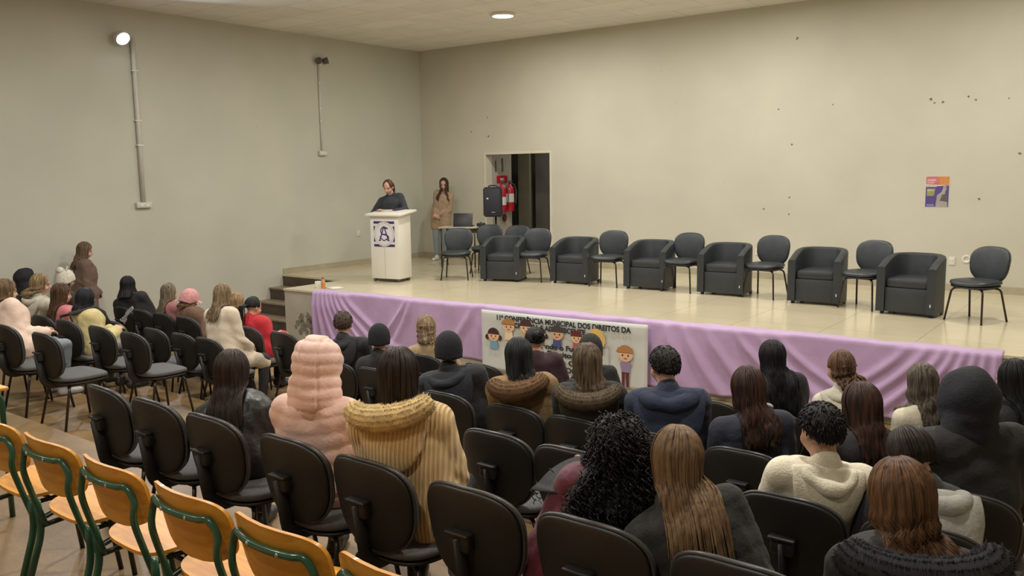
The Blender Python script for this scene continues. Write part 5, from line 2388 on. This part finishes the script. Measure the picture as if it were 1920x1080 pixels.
        hw, dep = .155 * hs, .235 * hs
        for k in range(14):
            ol.append((hw * (1 - 2 * k / 14), .015 + .02 * math.sin(PI * k / 14)))
        for k in range(34):
            a = PI * k / 34
            ol.append((-hw * math.copysign(abs(math.cos(a)) ** .85, math.cos(a)), .015 - dep * abs(math.sin(a)) ** .9))
        cv = -dep * .42
        ol = [(u, v - cv) for u, v in ol]

        lv = [.05, -.02, -.08, -.14, -.20, -.27, -.36]
        dl = []
        for vv in lv:
            dl.append(max((push_out(N + xax * uu + tn * vv, caps, .010, back) - (N + xax * uu + tn * vv)).dot(back) for uu in (-.07, -.035, 0, .035, .07)))
        dl = [dl[0]] + [(dl[i - 1] + dl[i] * 2 + dl[i + 1]) / 4 for i in range(1, len(dl) - 1)] + [dl[-1]]

        def flap(u, v, w):
            v2 = v + cv
            dp = float(np.interp(-v2, [-q for q in lv], dl))
            return N + xax * u + tn * v2 + back * (dp - 1.3 * u * u + w + .014 + .004 * math.sin(u * 40 + seed) + .003 * math.sin(v2 * 45 + u * 20))
        pad(bmn, ol, .046, flap, .10, .0)
        link('hood', bmn, hm, body)
    if fur:
        fcol, frad, fw = fur[0], fur[1], fur[2]
        fdrop = fur[3] if len(fur) > 3 else 0.0
        fm = mat('fur_%02x%02x%02x' % tuple(int(min(1, c) * 255) for c in fcol), tuple(min(1, c * 1.15) for c in fcol), 0.85, nscale=22, namt=0.28)
        path = []
        for i in range(9):
            a = -1.45 + 2.9 * i / 8
            path.append(N + xax * (math.sin(a) * fw) + back * (math.cos(a) * (fw * .62) + .02 + bulk2 * .5) + tn * (.035 - .035 * math.cos(a) - fdrop))
        fb_ = fur_roll(path, frad, int(5200 * detail), .017, .0022, seed)
        link('fur_trim', fb_, fm, body)
    body['seed'] = seed
    del body['seed']
    return body, dict(H=H, N=N, tn=tn, back=back, xax=xax, sh=sh, el=el, wr=wr, hip=hip, caps=caps, body=body, chest=chest)

BLACK = (0.012, 0.012, 0.013)
OFFBLACK = (0.02, 0.02, 0.022)
NAVY = (0.016, 0.020, 0.038)
H_BLACK = (0.008, 0.007, 0.0065)
H_DARK = (0.018, 0.012, 0.009)
H_BROWN = (0.055, 0.030, 0.018)
H_LBROWN = (0.12, 0.068, 0.036)
H_BLOND = (0.22, 0.145, 0.075)
DENIM = (0.13, 0.17, 0.22)


def aud(label, x, yb, px, yh, turn=1.0, lean=.08, **kw):
    """a seated listener; most of them are turned towards the lectern"""
    top = at_y(px[0], px[1], yh)
    y = yb + 0.25
    x = top.x + max(-lean, min(lean, x - top.x))
    beta = math.degrees(math.atan2(x - 2.3, -3.3 - y)) * turn
    if x < 6:
        beta *= .35
    kw['facing'] = kw.get('facing', 0) + beta * .58
    kw['yaw'] = kw.get('yaw', 0) + beta * .34
    return person(label, (x, y), level_at(y), top, **kw)


M_GLOSS = mat('glossy_black_jacket', (0.012, 0.011, 0.010), 0.42, nscale=14, namt=0.2, bump=0.6, bscale=22)
M_PINK = mat('pink_puffer_cloth', (0.80, 0.53, 0.43), 0.55, nscale=14, namt=0.06, bump=0.3, bscale=60, sheen=0.15)
M_MUST = wave_mat('mustard_corduroy', (0.76, 0.53, 0.25), (0.52, 0.34, 0.14), 18, 0.8, 'X', 0.8, 0.25)
M_BURG = mat('burgundy_cloth', (0.11, 0.010, 0.026), 0.6, nscale=12, namt=0.25, bump=0.35, bscale=40, sheen=0.1)
M_CREAM = mat('cream_knit', (0.76, 0.70, 0.54), 0.85, nscale=30, namt=0.08, bump=0.4, bscale=110)
M_TAN = mat('tan_cloth', (0.26, 0.165, 0.07), 0.75, nscale=14, namt=0.15, bump=0.4, bscale=40)

# ---- back row
aud('person with long dark hair in a glossy black jacket, left of the pink puffer', 8.62, YA, (432, 655), -10.52, jacket=M_GLOSS, bulk=.045, hair=('long', H_DARK, .36, {'phimax': 105, 'c2': (0.05, 0.03, 0.02)}), bow=14)
aud('person in a quilted pink puffer jacket with its hood up', 9.16, YA, (592, 636), -10.55, jacket=M_PINK, bulk=.05, jstyle='puffer', hood=(M_PINK, 1.14), bow=14, yaw=-10, trousers=(0.30, 0.17, 0.10), arms='phone', hair=None)
p, q = aud('person with sleek dark hair in a mustard corduroy coat with a fur-trimmed hood', 9.78, YA, (745, 650), -10.55, jacket=M_MUST, bulk=.06, hair=('long', H_DARK, .12, {'phimax': 118, 'spread': .02, 'c2': (0.045, 0.028, 0.02)}), bow=10,
           hood_down=(M_MUST, .98), fur=((0.62, 0.46, 0.22), .052, .165, -.02), arms='phone', trousers=BLACK)
aud('person with a big mass of black curls bent over in a burgundy jacket', 10.64, YA, (1160, 783), -10.46, lean=.14, jacket=M_BURG, bulk=.05, hair=('curly', H_BLACK, .25, {'phimax': 118, 'spread': .40}), bow=26, arms='phone')
aud('bowed person with long straight light brown hair and a dark olive jacket', 11.25, YA, (1275, 798), -10.50, lean=.2, jacket=(0.022, 0.022, 0.018), bulk=.045, hair=('long', (0.17, 0.098, 0.05), .30, {'phimax': 100, 'spread': .03, 'tips': .45, 'c2': (0.26, 0.16, 0.08)}), bow=16, roll=8, arms='lap', jstyle='softpuff')
aud('auburn-haired person in a coat with a black fur collar at the lower right', 11.79, YA, (1690, 858), -10.50, jacket=(0.014, 0.011, 0.010), bulk=.05, hair=('wavy', (0.085, 0.040, 0.020), .24, {'phimax': 112, 'spread': .10, 'wave': .010, 'c2': (0.20, 0.10, 0.045)}), bow=16,
    fur=(BLACK, .065, .20, .0), skin=0)
# ---- second row
aud('boy with cropped dark hair in a cream sweater, his left ear and neck showing', 11.16, YA2, (1542, 752), -9.62, male=True, jacket=M_CREAM, bulk=.03, hair=('short', H_BLACK, 0), bow=6, yaw=8, hood_down=(M_CREAM, .95), skin=1, trousers=(0.06, 0.06, 0.07))
aud('person bent far forward in a dark grey jacket with a pale grey hood', 11.76, YA2, (1706, 800), -9.42, jacket=(0.035, 0.035, 0.034), bulk=.055, hair=('long', H_DARK, .05), bow=34, hood_down=((0.36, 0.35, 0.31), 1.3), arms='lap', trousers=BLACK)
p1, q1 = aud('long-haired girl in light pink puffer jacket and pale jeans at the left edge', 3.45, YA2, (10, 522), -9.50, lean=.2, jacket=mat('pale_pink_puffer', (0.72, 0.54, 0.43), 0.6, nscale=14, namt=0.06, bump=0.3, bscale=60), bulk=.05, hair=('long', H_LBROWN, .34, {'c2': H_BLOND}), bow=8, trousers=mat('pale_denim', (0.22, 0.26, 0.30), 0.8, nscale=30, namt=0.15, bump=0.3, bscale=120), face=True, shoes=(0.5, 0.5, 0.5))
# ---- third row
aud('blonde in a cream fleece beside the black-hooded person at the far left', 2.05, YB, (74, 512), -8.72, jacket=(0.50, 0.47, 0.38), bulk=.045, hair=('wavy', H_BLOND, .18, {'wave': .008, 'c2': (0.38, 0.27, 0.14)}), bow=10, yaw=-15, hood_down=((0.50, 0.47, 0.38), 1.1), skin=0, face=True)
aud('girl with long straight brown hair in a coral pink top', 2.68, YB, (114, 530), -8.70, jacket=(0.52, 0.17, 0.17), bulk=.03, hair=('long', H_BROWN, .40, {'c2': (0.13, 0.07, 0.04)}), bow=8, face=True)
p6, q6 = aud('black-haired person in a pale yellow jacket with dark backpack straps', 3.28, YB, (160, 540), -8.66, jacket=(0.60, 0.50, 0.24), bulk=.05, hair=('long', (0.014, 0.014, 0.018), .20, {'phimax': 120, 'spread': .12}), bow=20, trousers=(0.3, 0.3, 0.28))
aud('person in a black knit cap and dark padded jacket, left of the tan coat', 8.56, YB, (840, 620), -8.78, jacket=(0.014, 0.015, 0.018), bulk=.055, jstyle='softpuff', male=True, beanie=(0.010, 0.011, 0.016), hood_down=((0.016, 0.018, 0.026), 1.15), bow=8)
aud('person with black hair in a tan coat with a brown fur collar', 9.08, YB, (972, 632), -8.78, jacket=M_TAN, bulk=.055, hair=('long', (0.010, 0.011, 0.012), .15, {'phimax': 120, 'c2': (0.028, 0.03, 0.03)}), bow=12, fur=((0.13, 0.07, 0.030), .06, .165, .0))
aud('brown-haired person in a dark coat with a grey-brown fur hood', 9.55, YB, (1100, 642), -8.78, jacket=(0.014, 0.014, 0.018), bulk=.055, hair=('long', (0.065, 0.042, 0.026), .17, {'c2': (0.17, 0.12, 0.075)}), bow=8, hood_down=((0.03, 0.026, 0.02), 1.2), fur=((0.10, 0.072, 0.042), .05, .175, .0))
aud('boy with short dark hair in a navy jacket with collar and hood down', 10.08, YB, (1247, 647), -8.72, male=True, jacket=(0.022, 0.030, 0.060), bulk=.05, hair=('short', (0.012, 0.010, 0.009), 0), bow=6, yaw=8, hood_down=((0.024, 0.033, 0.066), 1.35), skin=0)
p11, q11 = aud('person with long dark brown hair and a small white clip in a navy jacket', 10.62, YB, (1402, 686), -8.74, jacket=NAVY, bulk=.045, hair=('wavy', (0.022, 0.014, 0.011), .34, {'phimax': 112, 'spread': .06, 'wave': .006, 'c2': (0.07, 0.03, 0.02)}), bow=10)
aud('person with dark brown hair in a dark jacket, just beyond the cream sweater', 11.17, YB, (1617, 716), -8.72, jacket=(0.014, 0.012, 0.015), bulk=.04, hair=('long', (0.020, 0.012, 0.011), .28, {'phimax': 125, 'spread': .05, 'c2': (0.045, 0.026, 0.022)}), bow=14)
aud('person in a big dark navy hood and black jacket at the right', 11.68, YB, (1815, 698), -8.70, jacket=(0.013, 0.013, 0.013), bulk=.065, hood=((0.010, 0.011, 0.016), 1.26), bow=6, male=True, spread_sh=1.15)
# ---- fourth row on the left
aud('black-hooded person at the far left by the wall', 1.06, -8.62, (46, 503), -8.38, jacket=BLACK, bulk=.05, hood=((0.010, 0.010, 0.012), 1.12), bow=4)
aud('person in a bobbled white knit hat beside the standing woman', 1.07, YC, (122, 505), -7.90, jacket=(0.05, 0.035, 0.03), bulk=.045, beanie=(0.66, 0.62, 0.52), hair=('long', H_BROWN, .22), bow=12, extra='pompom')
p10, q10 = aud('woman with long ash blonde hair in a long cream coat in the left block', 4.50, YC, (417, 531), -7.78, jacket=mat('cream_coat', (0.66, 0.56, 0.43), 0.8, nscale=14, namt=0.07, bump=0.35, bscale=50, sheen=0.1), bulk=.045, hair=('long', (0.16, 0.11, 0.062), .30, {'phimax': 112, 'spread': .16, 'c2': (0.34, 0.25, 0.15)}), bow=10, jstyle='coat',
              trousers=(0.04, 0.035, 0.035), spread_sh=1.08, shoes=(0.05, 0.04, 0.03))
# ---- front row on the left
p7, q7 = aud('long black-haired person in a black coat with white print on the back', 1.62, YD, (238, 517), -7.34, jacket=(0.012, 0.012, 0.012), bulk=.05, hair=('long', H_BLACK, .17, {'phimax': 120, 'spread': .45, 'c2': (0.022, 0.020, 0.022)}), bow=4, spread_sh=1.08, facing=38)
aud('person with grey-blonde straight hair and a dusty pink top', 2.66, YD, (317, 530), -7.28, jacket=(0.42, 0.17, 0.18), bulk=.045, hair=('long', (0.12, 0.095, 0.062), .32, {'c2': (0.26, 0.21, 0.14)}), bow=8)
aud('person in a pale pink cap and brown jacket', 3.20, YD, (355, 541), -7.24, jacket=(0.16, 0.085, 0.055), bulk=.045, beanie=(0.62, 0.30, 0.29), hair=('long', H_LBROWN, .14, {'wave': .008}), bow=26, yaw=-20, extra='visor')
aud('blonde whose hair just shows behind the cream coat', 3.84, YD, (442, 547), -7.22, jacket=(0.30, 0.22, 0.16), bulk=.03, hair=('wavy', H_BLOND, .20, {'wave': .008}), bow=14)
aud('person with a dark low ponytail in a bright red jacket', 4.27, YD, (474, 555), -7.22, jacket=(0.50, 0.018, 0.028), bulk=.045, hair=('tail', (0.010, 0.010, 0.010), .30), bow=14, yaw=-12)
# ---- front rows, middle and right
aud('boy with short brown hair in a black hooded jacket before the lilac cloth', 6.43, YC, (642, 582), -7.92, male=True, jacket=(0.016, 0.015, 0.018), bulk=.045, hair=('short', (0.045, 0.030, 0.022), 0), bow=4, hood_down=((0.018, 0.017, 0.02), 1.05), skin=0)
aud('person in a plain black knit cap before the lilac cloth', 6.98, YC, (710, 606), -7.94, male=True, jacket=(0.018, 0.018, 0.018), bulk=.05, beanie=(0.008, 0.009, 0.012), bow=8)
aud('blonde with half-tied hair in a beige jacket before the lilac cloth', 7.04, YD, (798, 589), -7.30, jacket=(0.42, 0.30, 0.16), bulk=.045, hair=('halfup', (0.20, 0.14, 0.085), .16, {'wave': .005}), bow=8)
aud('person with black bunned hair in burgundy in front of the banner', 8.34, YD, (1002, 612), -7.28, jacket=(0.035, 0.010, 0.016), bulk=.045, hair=('bun', (0.010, 0.009, 0.011), 0), bow=8)
aud('person in a dark olive cap in front of the right half of the banner', 8.92, YD, (1107, 625), -7.26, jacket=(0.016, 0.016, 0.016), bulk=.025, beanie=(0.022, 0.020, 0.018), bow=6, spread_sh=.9)
aud('person with very long black hair in a black coat before the lilac cloth', 10.30, YD, (1450, 637), -7.24, jacket=(0.012, 0.013, 0.015), bulk=.05, hair=('wavy', (0.008, 0.0075, 0.008), .42, {'phimax': 115, 'spread': .06, 'wave': .006, 'c2': (0.02, 0.018, 0.02)}), bow=12, yaw=-5, roll=6)
aud('person with wavy light brown half-tied hair in a cream hoodie', 10.80, YD, (1576, 655), -7.24, jacket=(0.60, 0.56, 0.45), bulk=.04, hair=('halfup', (0.10, 0.055, 0.032), .20, {'wave': .012}), bow=8, hood_down=((0.60, 0.56, 0.45), 1.1))
aud('person with long ash brown hair in a cream top, right of the cream hoodie', 11.30, YD, (1728, 680), -7.24, jacket=(0.60, 0.55, 0.42), bulk=.03, hair=('wavy', (0.065, 0.050, 0.038), .34, {'phimax': 118, 'wave': .010, 'c2': (0.19, 0.16, 0.12)}), bow=12, spread_sh=1.05)
aud('tall dark figure with long black hair at the right edge of the front row', 11.80, YD, (1902, 672), -7.24, jacket=(0.012, 0.013, 0.013), bulk=.06, hair=('long', (0.010, 0.010, 0.010), .50, {'phimax': 118, 'spread': .06, 'c2': (0.022, 0.022, 0.02)}), bow=6, spread_sh=1.1)

# backpack straps of the yellow jacket
for s in (-1, 1):
    bm = bmesh.new()
    N_, tn_, bk, xx = q6['N'], q6['tn'], q6['back'], q6['xax']
    pts = []
    for k in range(9):
        t = k / 8
        p = N_ + xx * (s * (.105 + .03 * t)) + tn_ * (.02 - .30 * t) + bk * (.16 - .02 * t)
        pts.append(push_out(p, q6['caps'], .012))
    front = []
    for k in range(1, 5):
        t = k / 4
        p = N_ + xx * (s * .115) + tn_ * (.03 - .22 * t) - bk * (.06 + .16 * t)
        front.append(push_out(p, q6['caps'], .012))
    tube(bm, front[::-1] + pts, .020, 8, flat=.45)
    link('strap', bm, mat('strap_webbing', (0.02, 0.018, 0.016), 0.7, nscale=40, namt=0.2), q6['body'])

# white lettering-like print on the black coat
M_PRINT = mat('white_print', (0.52, 0.52, 0.52), 0.6, nscale=40, namt=0.1)
bm = bmesh.new()
N_, tn_, bk, xx = q7['N'], q7['tn'], q7['back'], q7['xax']
rnd = random.Random(5)
for k in range(9):
    t = k / 8
    a = push_out(N_ + xx * (-.10 + .21 * t) - tn_ * (.24 - .13 * t) + bk * .2, q7['caps'], .03)
    wv = .040 * (1 - .65 * t)
    seg = []
    for j in range(7):
        u = j / 6
        p = a + tn_ * (wv * (u - .5) * 2) + xx * (.018 * math.sin(u * 6 + k))
        seg.append(push_out(p, q7['caps'], .03, bk))
    tube(bm, seg, .009, 5)
link('back_print', bm, M_PRINT, q7['body'])

# white hair clip
bm = bmesh.new()
c = q11['H'].w((.085, -.085, -.09))
ell_mesh(bm, c, (.022, .012, .010), Matrix.Rotation(.5, 3, 'Y'), 12)
link('hair_clip', bm, M_PRINT, q11['body'])

# ---- people on their feet
tp = at_y(727, 336, -3.03)
person('person in a dark sweater with a ponytail reading behind the white lectern', (2.12, -2.90), STAGE, tp, facing=200, pose='stand', bow=24, jacket=(0.022, 0.024, 0.032), bulk=.022, hair=('tail', (0.055, 0.030, 0.018), .26, {'phimax': 125}), arms='desk', face=True, trousers=(0.02, 0.02, 0.025), group='people on the stage', spread_sh=1.12)
tp = at_y(832, 333, -0.40)
person('long-haired young woman in tan jacket and jeans standing on the stage by the wall', (0.86, -0.42), STAGE, tp, facing=200, pose='stand', bow=14, yaw=10, jacket=(0.36, 0.25, 0.16), bulk=.03, jstyle='coat', hair=('wavy', (0.045, 0.026, 0.017), .40, {'phimax': 136, 'wave': .007, 'spread': .10}), arms='clasp', face=True,
       trousers=mat('pale_denim', (0.22, 0.26, 0.30), 0.8), shoes=(0.6, 0.6, 0.58), group='people on the stage')
tp = at_y(158, 453, -7.28)
person('woman with long fair hair in a brown coat standing sideways by the left wall', (0.42, -7.36), 0.0, tp, facing=-8, pose='stand', bow=16, jacket=(0.15, 0.095, 0.068), bulk=.045, jstyle='coat', hair=('long', (0.11, 0.068, 0.038), .30, {'phimax': 110, 'c2': (0.22, 0.15, 0.09)}), arms='clasp', face=True, trousers=(0.03, 0.03, 0.035), group='people by the walls')
